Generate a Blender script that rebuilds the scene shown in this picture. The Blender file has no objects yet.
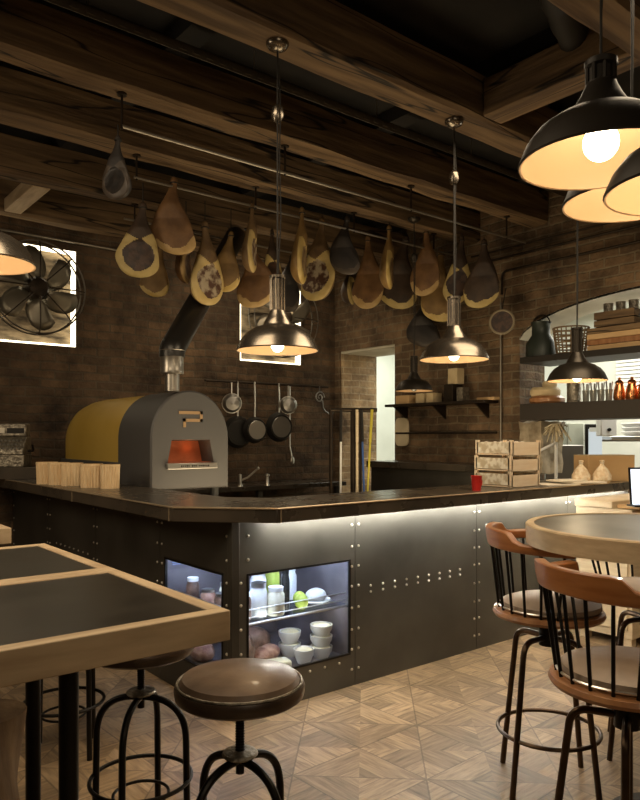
import bpy, bmesh, math, random
from mathutils import Vector, Matrix
random.seed(7)
PI = math.pi
SC = bpy.context.scene
COL = SC.collection
R = math.radians

# ------------------------------------------------------------------ camera frame helpers
HC = 1.5                                   # camera height
FW = Vector((.627, .779, 0)).normalized()
RT = Vector((.779, -.627, 0)).normalized()
F = 708.0
HOR = 437.0
def W(px, t, z):                            # a point seen at column px, at depth t, at height z
    lat = (px - 320) / F * t
    p = FW * t + RT * lat
    return Vector((p.x, p.y, z))
def ZY(py, t): return HC + t * (HOR - py) / F
def onY(px, y):                             # depth at which column px meets plane y
    r = (px - 320) / F
    return y / (FW.y + r * RT.y)
def onX(px, x):
    r = (px - 320) / F
    return x / (FW.x + r * RT.x)

# ------------------------------------------------------------------ materials
def _nt(name):
    m = bpy.data.materials.new(name); m.use_nodes = True
    nt = m.node_tree
    b = nt.nodes['Principled BSDF']
    return m, nt, b
def N(nt, typ, **kw):
    n = nt.nodes.new(typ)
    for k, v in kw.items():
        if hasattr(n, k): setattr(n, k, v)
        else: n.inputs[k].default_value = v
    return n
def c4(c): return (c[0], c[1], c[2], 1)
def mat(name, base, rough=.5, metal=0., base2=None, nscale=6., stretch=(1, 1, 1), bump=0., ndetail=6., coat=0., emit=None, es=0., rvar=0., lo=.35, hi=.65):
    m, nt, b = _nt(name)
    b.inputs['Base Color'].default_value = c4(base)
    b.inputs['Roughness'].default_value = rough
    b.inputs['Metallic'].default_value = metal
    if coat: b.inputs['Coat Weight'].default_value = coat
    if emit:
        b.inputs['Emission Color'].default_value = c4(emit); b.inputs['Emission Strength'].default_value = es
    if base2 or bump or rvar:
        tc = N(nt, 'ShaderNodeTexCoord'); mp = N(nt, 'ShaderNodeMapping')
        mp.inputs['Scale'].default_value = stretch
        nt.links.new(tc.outputs['Object'], mp.inputs['Vector'])
        nz = N(nt, 'ShaderNodeTexNoise'); nz.inputs['Scale'].default_value = nscale; nz.inputs['Detail'].default_value = ndetail
        nt.links.new(mp.outputs[0], nz.inputs['Vector'])
        if base2:
            cr = N(nt, 'ShaderNodeValToRGB')
            cr.color_ramp.elements[0].position = lo; cr.color_ramp.elements[0].color = c4(base)
            cr.color_ramp.elements[1].position = hi; cr.color_ramp.elements[1].color = c4(base2)
            nt.links.new(nz.outputs['Fac'], cr.inputs[0]); nt.links.new(cr.outputs[0], b.inputs['Base Color'])
        if bump:
            bp = N(nt, 'ShaderNodeBump'); bp.inputs['Strength'].default_value = bump; bp.inputs['Distance'].default_value = .02
            nt.links.new(nz.outputs['Fac'], bp.inputs['Height']); nt.links.new(bp.outputs[0], b.inputs['Normal'])
        if rvar:
            mr = N(nt, 'ShaderNodeMapRange'); mr.inputs[3].default_value = rough - rvar; mr.inputs[4].default_value = rough + rvar
            nt.links.new(nz.outputs['Fac'], mr.inputs[0]); nt.links.new(mr.outputs[0], b.inputs['Roughness'])
    return m
def emat(name, col, s):
    m = bpy.data.materials.new(name); m.use_nodes = True
    nt = m.node_tree; nt.nodes.clear()
    e = N(nt, 'ShaderNodeEmission'); e.inputs[0].default_value = c4(col); e.inputs[1].default_value = s
    o = N(nt, 'ShaderNodeOutputMaterial'); nt.links.new(e.outputs[0], o.inputs[0])
    return m
def brickmat(name, a, b2, mortar, scale=1.0, bumpd=.6):
    m, nt, b = _nt(name)
    g = N(nt, 'ShaderNodeNewGeometry'); sx = N(nt, 'ShaderNodeSeparateXYZ'); nt.links.new(g.outputs['Position'], sx.inputs[0])
    ad = N(nt, 'ShaderNodeMath', operation='ADD'); nt.links.new(sx.outputs[0], ad.inputs[0]); nt.links.new(sx.outputs[1], ad.inputs[1])
    nz0 = N(nt, 'ShaderNodeTexNoise'); nz0.inputs['Scale'].default_value = 3.; nt.links.new(g.outputs['Position'], nz0.inputs['Vector'])
    w1 = N(nt, 'ShaderNodeMath', operation='MULTIPLY_ADD'); nt.links.new(nz0.outputs['Fac'], w1.inputs[0]); w1.inputs[1].default_value = .05; nt.links.new(sx.outputs[2], w1.inputs[2])
    cb = N(nt, 'ShaderNodeCombineXYZ'); nt.links.new(ad.outputs[0], cb.inputs[0]); nt.links.new(w1.outputs[0], cb.inputs[1])
    br = N(nt, 'ShaderNodeTexBrick')
    br.inputs['Color1'].default_value = c4(a); br.inputs['Color2'].default_value = c4(b2); br.inputs['Mortar'].default_value = c4(mortar)
    br.inputs['Scale'].default_value = scale; br.inputs['Brick Width'].default_value = .29; br.inputs['Row Height'].default_value = .088
    br.inputs['Mortar Size'].default_value = .011; br.inputs['Mortar Smooth'].default_value = .4; br.inputs['Bias'].default_value = -.1
    nt.links.new(cb.outputs[0], br.inputs['Vector'])
    nz = N(nt, 'ShaderNodeTexNoise'); nz.inputs['Scale'].default_value = 2.2; nz.inputs['Detail'].default_value = 9.; nz.inputs['Roughness'].default_value = .68
    nt.links.new(g.outputs['Position'], nz.inputs['Vector'])
    cr = N(nt, 'ShaderNodeValToRGB'); cr.color_ramp.elements[0].position = .33; cr.color_ramp.elements[0].color = (.25, .22, .2, 1)
    cr.color_ramp.elements[1].position = .68; cr.color_ramp.elements[1].color = (1.5, 1.4, 1.25, 1)
    nt.links.new(nz.outputs['Fac'], cr.inputs[0])
    mx = N(nt, 'ShaderNodeMix', data_type='RGBA', blend_type='MULTIPLY'); mx.inputs[0].default_value = 1.
    nt.links.new(br.outputs['Color'], mx.inputs[6]); nt.links.new(cr.outputs[0], mx.inputs[7])
    nt.links.new(mx.outputs[2], b.inputs['Base Color'])
    b.inputs['Roughness'].default_value = .9
    nb = N(nt, 'ShaderNodeTexNoise'); nb.inputs['Scale'].default_value = 22.; nb.inputs['Detail'].default_value = 6.; nt.links.new(g.outputs['Position'], nb.inputs['Vector'])
    sb = N(nt, 'ShaderNodeMath', operation='MULTIPLY_ADD'); sb.inputs[1].default_value = -1.2; nt.links.new(br.outputs['Fac'], sb.inputs[0]); nt.links.new(nb.outputs['Fac'], sb.inputs[2])
    bp = N(nt, 'ShaderNodeBump'); bp.inputs['Strength'].default_value = bumpd; bp.inputs['Distance'].default_value = .03
    nt.links.new(sb.outputs[0], bp.inputs['Height']); nt.links.new(bp.outputs[0], b.inputs['Normal'])
    return m
def floormat(name):
    m, nt, b = _nt(name)
    g = N(nt, 'ShaderNodeNewGeometry'); mp = N(nt, 'ShaderNodeMapping')
    fa = R(-47.5); nd = FW * 3.10 + RT * .467
    mp.inputs['Rotation'].default_value = (0, 0, fa); mp.inputs['Location'].default_value = (-(nd.x * math.cos(fa) - nd.y * math.sin(fa)), -(nd.x * math.sin(fa) + nd.y * math.cos(fa)), 0)
    nt.links.new(g.outputs['Position'], mp.inputs['Vector'])
    S = .59
    sx = N(nt, 'ShaderNodeSeparateXYZ'); nt.links.new(mp.outputs[0], sx.inputs[0])
    def M(op, a, bb=None, cc=None):
        n = N(nt, 'ShaderNodeMath', operation=op)
        for i, v in enumerate((a, bb, cc)):
            if v is None: continue
            if isinstance(v, (int, float)): n.inputs[i].default_value = v
            else: nt.links.new(v, n.inputs[i])
        return n.outputs[0]
    u = M('DIVIDE', sx.outputs[0], S); v = M('DIVIDE', sx.outputs[1], S)
    fu = M('FLOOR', u); fv = M('FLOOR', v)
    cu = M('SUBTRACT', M('SUBTRACT', u, fu), .5); cv = M('SUBTRACT', M('SUBTRACT', v, fv), .5)
    au = M('ABSOLUTE', cu); av = M('ABSOLUTE', cv)
    side = M('GREATER_THAN', au, av)
    chk = M('MODULO', M('ADD', M('ADD', fu, fv), 100.), 2.)
    # planks run along the diagonals: use (cu+cv) or (cu-cv), swapped per triangle and tile
    dsum = M('ADD', cu, cv); ddif = M('SUBTRACT', cu, cv)
    sgn = M('GREATER_THAN', M('MULTIPLY', cu, cv), 0.)
    sel = M('ABSOLUTE', M('SUBTRACT', side, sgn))
    d = M('ADD', M('MULTIPLY', dsum, sel), M('MULTIPLY', ddif, M('SUBTRACT', 1., sel)))
    e = M('ADD', M('MULTIPLY', ddif, sel), M('MULTIPLY', dsum, M('SUBTRACT', 1., sel)))
    pl = M('MULTIPLY', d, 3.); pf = M('FLOOR', pl); pr = M('SUBTRACT', pl, pf)
    gap = M('LESS_THAN', M('MINIMUM', pr, M('SUBTRACT', 1., pr)), .03)
    edge = M('LESS_THAN', M('SUBTRACT', .5, M('MAXIMUM', au, av)), .006)
    dia = M('LESS_THAN', M('ABSOLUTE', M('SUBTRACT', au, av)), .008)
    line = M('MAXIMUM', M('MAXIMUM', M('MULTIPLY', gap, .55), edge), dia)
    tri = M('ADD', M('MULTIPLY', side, 3.1), M('ADD', M('MULTIPLY', M('SIGN', cu), 1.7), M('MULTIPLY', M('SIGN', cv), .9)))
    idv = N(nt, 'ShaderNodeCombineXYZ')
    nt.links.new(M('ADD', M('MULTIPLY', fu, 7.3), pf), idv.inputs[0]); nt.links.new(M('MULTIPLY', fv, 5.1), idv.inputs[1]); nt.links.new(tri, idv.inputs[2])
    wn = N(nt, 'ShaderNodeTexWhiteNoise'); nt.links.new(idv.outputs[0], wn.inputs['Vector'])
    gr = N(nt, 'ShaderNodeCombineXYZ'); nt.links.new(M('MULTIPLY', d, 22.), gr.inputs[0]); nt.links.new(M('MULTIPLY', e, 2.2), gr.inputs[1]); nt.links.new(M('MULTIPLY', wn.outputs['Value'], 40.), gr.inputs[2])
    nz = N(nt, 'ShaderNodeTexNoise'); nz.inputs['Scale'].default_value = 1.; nz.inputs['Detail'].default_value = 5.; nz.inputs['Roughness'].default_value = .65
    nt.links.new(gr.outputs[0], nz.inputs['Vector'])
    cr = N(nt, 'ShaderNodeValToRGB')
    cr.color_ramp.elements[0].position = .28; cr.color_ramp.elements[0].color = (.13, .085, .045, 1)
    cr.color_ramp.elements[1].position = .72; cr.color_ramp.elements[1].color = (.42, .295, .17, 1)
    nt.links.new(nz.outputs['Fac'], cr.inputs[0])
    hv = N(nt, 'ShaderNodeMapRange'); hv.inputs[3].default_value = .60; hv.inputs[4].default_value = 1.15; nt.links.new(wn.outputs['Value'], hv.inputs[0])
    mul = M('MULTIPLY', hv.outputs[0], M('SUBTRACT', 1., M('MULTIPLY', line, .45)))
    mx = N(nt, 'ShaderNodeMix', data_type='RGBA', blend_type='MULTIPLY'); mx.inputs[0].default_value = 1.
    nt.links.new(cr.outputs[0], mx.inputs[6]); nt.links.new(mul, mx.inputs[7])
    nt.links.new(mx.outputs[2], b.inputs['Base Color'])
    b.inputs['Roughness'].default_value = .42
    bp = N(nt, 'ShaderNodeBump'); bp.inputs['Strength'].default_value = .25; bp.inputs['Distance'].default_value = .01
    nt.links.new(M('MULTIPLY', line, -1.), bp.inputs['Height']); nt.links.new(bp.outputs[0], b.inputs['Normal'])
    return m
def glassmat(name, tint=(1, 1, 1), gloss=.12):
    m = bpy.data.materials.new(name); m.use_nodes = True
    nt = m.node_tree; nt.nodes.clear()
    t = N(nt, 'ShaderNodeBsdfTransparent'); t.inputs[0].default_value = c4(tint)
    gl = N(nt, 'ShaderNodeBsdfGlossy'); gl.inputs['Roughness'].default_value = .03
    lw = N(nt, 'ShaderNodeLayerWeight'); lw.inputs[0].default_value = .5
    pw = N(nt, 'ShaderNodeMath', operation='POWER'); pw.inputs[1].default_value = 4.; nt.links.new(lw.outputs['Facing'], pw.inputs[0])
    ma = N(nt, 'ShaderNodeMath', operation='MULTIPLY_ADD'); ma.inputs[1].default_value = .35; ma.inputs[2].default_value = .025; nt.links.new(pw.outputs[0], ma.inputs[0])
    mx = N(nt, 'ShaderNodeMixShader'); o = N(nt, 'ShaderNodeOutputMaterial')
    nt.links.new(ma.outputs[0], mx.inputs[0]); nt.links.new(t.outputs[0], mx.inputs[1]); nt.links.new(gl.outputs[0], mx.inputs[2]); nt.links.new(mx.outputs[0], o.inputs[0])
    return m

BRICK = brickmat('old_dark_brick', (.145, .096, .058), (.072, .050, .033), (.10, .08, .056))
BRICKR = brickmat('old_lamplit_brick', (.20, .135, .08), (.10, .068, .042), (.19, .155, .105))  # lighter copy for the right wall, lamp light put into its colour
BRICKL = brickmat('old_lit_brick', (.46, .35, .22), (.28, .20, .12), (.48, .40, .28))  # lightened to put the passage light on the door reveal into the colour
FLOOR = floormat('parquet')
PLASTER = mat('plaster', (.74, .70, .57), .9, base2=(.60, .56, .43), nscale=3, bump=.3)
WHITEW = mat('white_wall', (.78, .80, .72), .8, base2=(.7, .72, .64), nscale=2)
def beammat(name, st):
    m = mat(name, (.085, .05, .024), .8, base2=(.22, .14, .068), nscale=3.2, stretch=st, bump=.8, ndetail=9)
    nt = m.node_tree; b = nt.nodes['Principled BSDF']
    tc = N(nt, 'ShaderNodeTexCoord'); mp = N(nt, 'ShaderNodeMapping'); mp.inputs['Scale'].default_value = tuple(v * .55 for v in st)
    nt.links.new(tc.outputs['Object'], mp.inputs['Vector'])
    nz = N(nt, 'ShaderNodeTexNoise'); nz.inputs['Scale'].default_value = 1.6; nz.inputs['Detail'].default_value = 3.; nt.links.new(mp.outputs[0], nz.inputs['Vector'])
    a = N(nt, 'ShaderNodeMath', operation='SUBTRACT'); a.inputs[1].default_value = .5; nt.links.new(nz.outputs['Fac'], a.inputs[0])
    ab = N(nt, 'ShaderNodeMath', operation='ABSOLUTE'); nt.links.new(a.outputs[0], ab.inputs[0])
    mr = N(nt, 'ShaderNodeMapRange'); mr.inputs[1].default_value = .003; mr.inputs[2].default_value = .014; mr.inputs[3].default_value = .12; mr.inputs[4].default_value = 1.
    nt.links.new(ab.outputs[0], mr.inputs[0])
    src = b.inputs['Base Color'].links[0].from_socket
    mx = N(nt, 'ShaderNodeMix', data_type='RGBA', blend_type='MULTIPLY'); mx.inputs[0].default_value = 1.
    nt.links.new(src, mx.inputs[6]); nt.links.new(mr.outputs[0], mx.inputs[7]); nt.links.new(mx.outputs[2], b.inputs['Base Color'])
    return m
BEAM = beammat('beam_wood', (.4, 5, 5))
BEAM2 = beammat('beam_end_wood', (5, .4, 5))
PLANKD = mat('dark_ceiling', (.004, .0035, .003), .95, base2=(.012, .0095, .007), nscale=3, bump=.3)
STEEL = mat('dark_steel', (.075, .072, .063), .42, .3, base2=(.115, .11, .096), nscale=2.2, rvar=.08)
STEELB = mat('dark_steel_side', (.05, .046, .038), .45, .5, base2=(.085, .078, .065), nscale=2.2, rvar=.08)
SLAB = mat('worktop_dark', (.045, .038, .030), .28, .25, base2=(.085, .068, .05), nscale=4, rvar=.1)
RIVET = mat('rivet_metal', (.75, .72, .65), .3, .9)
BLACKM = mat('black_metal', (.018, .016, .014), .38, .7)
IRON = mat('iron', (.03, .022, .016), .5, .7, base2=(.05, .035, .022), nscale=12)
BRONZE = mat('bronze_tube', (.06, .04, .027), .3, .85, base2=(.10, .065, .04), nscale=15)
LAMPM = mat('lamp_nickel', (.20, .17, .135), .27, .92, base2=(.26, .225, .18), nscale=3, stretch=(1, 1, 6))
LAMPD = mat('lamp_dark', (.045, .037, .028), .38, .7)
LAMPB = mat('lamp_black_brown', (.022, .017, .012), .5, .3)
LAMPIN = mat('lamp_enamel', (.62, .42, .24), .5)
BULB = emat('bulb_glow', (1., .84, .58), 14.)
LEATHER = mat('brown_leather', (.045, .026, .016), .36, 0, base2=(.18, .125, .085), nscale=4.5, bump=.3, coat=.12, ndetail=8)
LEATHERD = mat('dark_leather', (.035, .022, .014), .35, 0, base2=(.07, .045, .03), nscale=9, bump=.2, coat=.2)
CUSH = mat('taupe_leather', (.22, .165, .12), .45, base2=(.36, .28, .21), nscale=4, bump=.15)
CHAIRW = mat('orange_wood', (.30, .105, .03), .34, base2=(.42, .17, .055), nscale=6, stretch=(1, 1, 6), coat=.35)
SEATW = mat('seat_wood', (.28, .12, .045), .4, base2=(.40, .20, .085), nscale=6, stretch=(1, 6, 1), coat=.25)
TBLWOOD = mat('oak_edge', (.42, .30, .18), .5, base2=(.62, .475, .30), nscale=4, stretch=(.8, 5, 5), bump=.15)
TBLWOODY = mat('oak_edge_long', (.42, .30, .18), .5, base2=(.62, .475, .30), nscale=4, stretch=(5, .8, 5), bump=.15)
TBLTOP = mat('black_table_panel', (.014, .012, .009), .36, 0., base2=(.024, .021, .016), nscale=7, rvar=.06)
TBLTOP.node_tree.nodes['Principled BSDF'].inputs['Specular IOR Level'].default_value = .32
RTOP = mat('round_table_zinc', (.20, .20, .18), .30, .6, base2=(.27, .27, .25), nscale=5)
PALEW = mat('pale_wood', (.68, .55, .36), .6, base2=(.78, .66, .46), nscale=5, stretch=(1, 1, 8))
BAMBOO = mat('bamboo', (.68, .47, .25), .6, base2=(.82, .63, .38), nscale=12, stretch=(6, 6, .8))
GOLD = mat('oven_gold', (.56, .36, .06), .42, .25, base2=(.64, .43, .09), nscale=2)
OVENG = mat('oven_grey', (.088, .085, .083), .5, .2)
OVEND = mat('oven_dark', (.03, .03, .028), .6)
OVENIN = mat('oven_brick', (.45, .12, .05), .9, base2=(.32, .08, .03), nscale=9, emit=(.9, .22, .06), es=.04)  # faint emission puts the fire's glow into the brick
BRASSL = mat('brass_letter', (.42, .28, .15), .4, .4)
STAINL = mat('stainless', (.62, .60, .56), .28, .95)
STAIND = mat('stainless_dark', (.30, .29, .27), .35, .9)
PAND = mat('pan_black', (.03, .028, .025), .4, .5)
WHITEP = mat('white_plastic', (.80, .80, .78), .4)
WARMWH = mat('warm_white_led', (.9, .85, .7), .5, emit=(1, .88, .62), es=3.2)
COOLLED = emat('cool_led', (.62, .74, 1.), 62.)
BOWLFILL = emat('bowl_fill', (1., .93, .82), 22.)
BARLED = emat('bar_led', (1., .95, .83), 105.)
COPPER = mat('copper', (.78, .32, .13), .25, .95)
CARD = mat('cardboard', (.56, .36, .17), .8, base2=(.62, .42, .21), nscale=4)
CRATEW = mat('crate_wood', (.78, .62, .43), .7, base2=(.86, .72, .54), nscale=5, stretch=(1, 1, 6))
CRATEP = mat('crate_print', (.55, .47, .33), .7, base2=(.82, .78, .66), nscale=22, lo=.42, hi=.58, ndetail=2)
REDC = mat('red_cup', (.62, .025, .02), .4)
PAPER = mat('paper', (.80, .74, .62), .8)
SCREEN = emat('screen_white', (.85, .92, 1.), 1.6)
BLUE = mat('blue_handle', (.04, .10, .32), .4)
YELLOW = mat('yellow_handle', (.55, .48, .06), .4)
GREENM = mat('dark_green_enamel', (.028, .036, .028), .45, .2)
WICKER = mat('wicker', (.20, .13, .06), .8)
GLASS = glassmat('clear_glass', (.93, .96, .98))
GLASST = mat('grey_glassware', (.42, .42, .38), .12, .5)
TILE = mat('cheese_rind', (.52, .40, .22), .6, base2=(.66, .54, .33), nscale=6)
STONE = mat('rubble_stone', (.28, .22, .145), .9, base2=(.58, .49, .35), nscale=9, bump=.8)
FRIDGEIN = mat('fridge_liner', (.13, .115, .12), .5, base2=(.21, .185, .20), nscale=5)
CREAMF = mat('cream_food', (.72, .67, .48), .7, base2=(.80, .77, .62), nscale=20)
GREENF = mat('green_food', (.40, .52, .06), .5, base2=(.55, .62, .12), nscale=12)
MEATF = mat('pink_meat', (.20, .075, .05), .5, base2=(.50, .30, .22), nscale=22, bump=.4)
DARKF = mat('dark_jar', (.07, .04, .03), .4, base2=(.24, .14, .10), nscale=20, bump=.2)
GARLIC = mat('garlic_net', (.70, .55, .36), .8, base2=(.82, .72, .55), nscale=26, bump=.6, lo=.45, hi=.55)
CORD = mat('cord_black', (.02, .017, .013), .7)
ZINC = mat('zinc_rail', (.30, .27, .22), .4, .8)
FLUE = mat('flue_black', (.045, .042, .038), .35, .7)
FLUES = mat('flue_steel', (.40, .37, .32), .32, .9)
FANBL = mat('fan_blade', (.17, .155, .12), .4, .7, base2=(.24, .21, .16), nscale=4)
FANBR = mat('fan_blade_lit', (.42, .38, .22), .5, .3, base2=(.52, .47, .30), nscale=5)
FANC = mat('fan_cage', (.22, .20, .17), .3, .9)
CASHM = mat('register_metal', (.16, .14, .11), .4, .7, base2=(.36, .32, .25), nscale=28, bump=.7)
def hammats(n, rind1, rind2, meat1, meat2, fat1, fat2, sc=7):
    return (mat('ham_rind_' + n, rind1, .58, base2=rind2, nscale=sc, bump=.5),
            mat('ham_meat_' + n, meat1, .45, base2=meat2, nscale=16, bump=.4, lo=.44, hi=.58),
            mat('ham_fat_' + n, fat1, .5, base2=fat2, nscale=10, bump=.2))
HAM = {
 'brown': hammats('brown', (.13, .065, .026), (.25, .13, .05), (.22, .10, .04), (.33, .18, .08), (.42, .27, .10), (.52, .36, .16)),
 'gold':  hammats('gold', (.18, .105, .035), (.30, .18, .06), (.19, .11, .05), (.38, .27, .14), (.52, .36, .10), (.62, .46, .18)),
 'dark':  hammats('dark', (.035, .022, .014), (.075, .045, .026), (.03, .016, .010), (.07, .035, .02), (.42, .31, .11), (.52, .40, .16)),
 'black': hammats('black', (.016, .013, .012), (.035, .026, .02), (.010, .008, .007), (.02, .015, .012), (.04, .03, .022), (.07, .05, .035)),
 'marble': hammats('marble', (.12, .07, .032), (.21, .13, .055), (.10, .045, .025), (.46, .38, .26), (.50, .36, .13), (.60, .46, .2)),
}

# ------------------------------------------------------------------ mesh builder
def fillet(pts, rad, n=6, cap=.49):
    pts = [Vector(p) for p in pts]
    out = [pts[0]]
    for i in range(1, len(pts) - 1):
        a, b, c = pts[i - 1], pts[i], pts[i + 1]
        d1 = (a - b); d2 = (c - b)
        r = min(rad, d1.length * (.96 if len(pts) == 3 and rad >= .3 else .49), d2.length * .49)
        p1 = b + d1.normalized() * r; p2 = b + d2.normalized() * r
        for k in range(n + 1):
            s = k / n
            out.append(p1 * (1 - s) ** 2 + b * 2 * s * (1 - s) + p2 * s ** 2)
    out.append(pts[-1])
    return out
class MB:
    def __init__(self): self.bm = bmesh.new()
    def box(self, x0, x1, y0, y1, z0, z1, M=None):
        vs = [Vector((x, y, z)) for z in (z0, z1) for y in (y0, y1) for x in (x0, x1)]
        if M: vs = [M @ v for v in vs]
        v = [self.bm.verts.new(p) for p in vs]
        for f in ((0, 2, 3, 1), (4, 5, 7, 6), (0, 1, 5, 4), (2, 6, 7, 3), (0, 4, 6, 2), (1, 3, 7, 5)):
            self.bm.faces.new([v[i] for i in f])
        return self
    def prism(self, poly, z0, z1, M=None):
        a = [Vector((p[0], p[1], z0)) for p in poly]; b = [Vector((p[0], p[1], z1)) for p in poly]
        if M: a = [M @ p for p in a]; b = [M @ p for p in b]
        va = [self.bm.verts.new(p) for p in a]; vb = [self.bm.verts.new(p) for p in b]
        n = len(poly)
        self.bm.faces.new(va[::-1]); self.bm.faces.new(vb)
        for i in range(n): self.bm.faces.new([va[i], va[(i + 1) % n], vb[(i + 1) % n], vb[i]])
        return self
    def rings(self, rings, cap0=True, cap1=True, closed=False):
        vr = [[self.bm.verts.new(p) for p in r] for r in rings]
        n = len(vr[0]); m = len(vr)
        for i in range(m if closed else m - 1):
            A, B = vr[i], vr[(i + 1) % m]
            for k in range(n):
                self.bm.faces.new([A[k], A[(k + 1) % n], B[(k + 1) % n], B[k]])
        if not closed:
            if cap0: self.bm.faces.new(vr[0][::-1])
            if cap1: self.bm.faces.new(vr[-1])
        return self
    def tube(self, pts, r, seg=8, closed=False, rad=None):
        pts = [Vector(p) for p in pts]; n = len(pts)
        rings = []; prev = None
        for i, p in enumerate(pts):
            if closed: d = pts[(i + 1) % n] - pts[i - 1]
            else: d = pts[min(i + 1, n - 1)] - pts[max(i - 1, 0)]
            d.normalize()
            if prev is None:
                u = d.orthogonal().normalized()
            else:
                u = (prev - d * prev.dot(d))
                u = u.normalized() if u.length > 1e-6 else d.orthogonal().normalized()
            prev = u; v = d.cross(u)
            rr = rad[i] if rad else r
            rings.append([p + (u * math.cos(a) + v * math.sin(a)) * rr for a in [2 * PI * k / seg for k in range(seg)]])
        return self.rings(rings, closed=closed)
    def cyl(self, p0, p1, r0, r1=None, seg=16):
        r1 = r0 if r1 is None else r1
        return self.tube([p0, p1], r0, seg, rad=[r0, r1])
    def lathe(self, prof, seg=32, c=(0, 0, 0), M=None, closed_prof=False):
        c = Vector(c); rings = []
        for r, z in prof:
            r = max(r, 1e-4)
            ring = [Vector((r * math.cos(2 * PI * k / seg), r * math.sin(2 * PI * k / seg), z)) for k in range(seg)]
            if M: ring = [M @ q for q in ring]
            rings.append([c + q for q in ring])
        return self.rings(rings, closed=closed_prof)
    def ball(self, c, rx, ry=None, rz=None, seg=16, n=10, M=None):
        ry = rx if ry is None else ry; rz = rx if rz is None else rz
        c = Vector(c); rings = []
        for i in range(n + 1):
            a = -PI / 2 + PI * i / n; cr = max(math.cos(a), 1e-3)
            ring = [Vector((rx * cr * math.cos(2 * PI * k / seg), ry * cr * math.sin(2 * PI * k / seg), rz * math.sin(a))) for k in range(seg)]
            if M: ring = [M @ q for q in ring]
            rings.append([c + q for q in ring])
        return self.rings(rings)
    def build(self, name, m, parent=None, bevel=0, smooth=35, seg=2):
        bm = self.bm
        bmesh.ops.recalc_face_normals(bm, faces=bm.faces)
        me = bpy.data.meshes.new(name); bm.to_mesh(me); bm.free()
        me.materials.append(m)
        if smooth:
            for p in me.polygons: p.use_smooth = True
            me.set_sharp_from_angle(angle=R(smooth))
        o = bpy.data.objects.new(name, me); COL.objects.link(o)
        if parent: o.parent = parent
        if bevel:
            b = o.modifiers.new('bevel', 'BEVEL'); b.width = bevel; b.segments = seg; b.limit_method = 'ANGLE'; b.angle_limit = R(40)
        return o
def thing(name, label, cat, loc=(0, 0, 0), rz=0, group=None):
    o = bpy.data.objects.new(name, None); COL.objects.link(o)
    o.location = loc; o.rotation_euler = (0, 0, rz); o.empty_display_size = .1
    o['label'] = label; o['category'] = cat
    if group: o['group'] = group
    return o
def tag(o, label, cat, group=None):
    o['label'] = label; o['category'] = cat
    if group: o['group'] = group
    return o
def struct(name, mb, m, bevel=0, **k):
    o = mb.build(name, m, None, bevel, **k); o['kind'] = 'structure'; return o
def dup(root, loc, rz, label):
    r = root.copy(); COL.objects.link(r); r.location = loc; r.rotation_euler = (0, 0, rz); r['label'] = label
    for ch in list(root.children):
        c = ch.copy(); COL.objects.link(c); c.parent = r
        for g in list(ch.children):
            d = g.copy(); COL.objects.link(d); d.parent = c
    return r

# ------------------------------------------------------------------ room shell
XW, YW = 6.13, 7.3
CEIL = 4.0
X0, Y0 = -3.2, -2.6
struct('floor', MB().box(X0, 10.2, Y0, 9.2, -.12, 0), FLOOR, smooth=0)
struct('ceiling', MB().box(X0, 6.7, Y0, 7.7, CEIL, CEIL + .12), PLANKD, smooth=0)
def wall_grid(mb, us, zs, hole, mk):
    us = sorted(us); zs = sorted(zs)
    for i in range(len(us) - 1):
        for j in range(len(zs) - 1):
            uc = (us[i] + us[i + 1]) / 2; zc = (zs[j] + zs[j + 1]) / 2
            if not hole(uc, zc): mk(us[i], us[i + 1], zs[j], zs[j + 1])
n1 = (1.62, 2.63, 2.43, 3.42); n2 = (4.63, 5.56, 2.43, 3.40)
mb = MB()
wall_grid(mb, [X0, XW, n1[0], n1[1], n2[0], n2[1]], [0, n1[2], n2[3], n1[3], CEIL],
          lambda u, z: any(a < u < b and c < z < d for a, b, c, d in (n1, n2)),
          lambda a, b, c, d: mb.box(a, b, YW, YW + .34, c, d))
struct('wall_back', mb, BRICK, smooth=0)
struct('wall_back_lining', MB().box(X0, XW, YW + .34, YW + .44, 0, CEIL), BRICKL, smooth=0)
for a, b, c, d in (n1, n2): struct('wall_niche', MB().box(a, b, YW + .10, YW + .14, c, d), mat('niche_stone', (.06, .045, .03), .9, base2=(.40, .31, .20), nscale=7, stretch=(.6, 1, 2), bump=1.), smooth=0)
# right wall with a doorway and an arched opening
D0, D1, DZ = 6.16, 7.19, 2.64
A0, A1, AZ0 = 1.5, 4.36, 1.03
TH = .66; THA = .44
mb = MB()
mb.box(XW, XW + THA, Y0, A0, 0, CEIL); mb.box(XW, XW + THA, A1, 5.2, 0, CEIL); mb.box(XW, XW + TH, 5.2, D0, 0, CEIL)
mb.box(XW, XW + TH, D0, D1, DZ, CEIL); mb.box(XW, XW + TH, D1, YW + .44, 0, CEIL)
mb.box(XW, XW + THA, A0, A1, 0, AZ0)
def arch(y):
    s = (y - (A0 + A1) / 2) / ((A1 - A0) / 2)
    return 2.46 + .38 * math.sqrt(max(0, 1 - s * s * .98))
NA = 64
for i in range(NA):
    ya = A0 + (A1 - A0) * i / NA; yb = A0 + (A1 - A0) * (i + 1) / NA
    za, zb = arch(ya), arch(yb)
    v = [mb.bm.verts.new(p) for p in ((XW, ya, za), (XW, yb, zb), (XW, yb, CEIL), (XW, ya, CEIL), (XW + THA, ya, za), (XW + THA, yb, zb), (XW + THA, yb, CEIL), (XW + THA, ya, CEIL))]
    for f in ((0, 1, 2, 3), (4, 7, 6, 5), (0, 4, 5, 1), (3, 2, 6, 7)): mb.bm.faces.new([v[k] for k in f])
struct('wall_right', mb, BRICKR, smooth=0)
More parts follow.
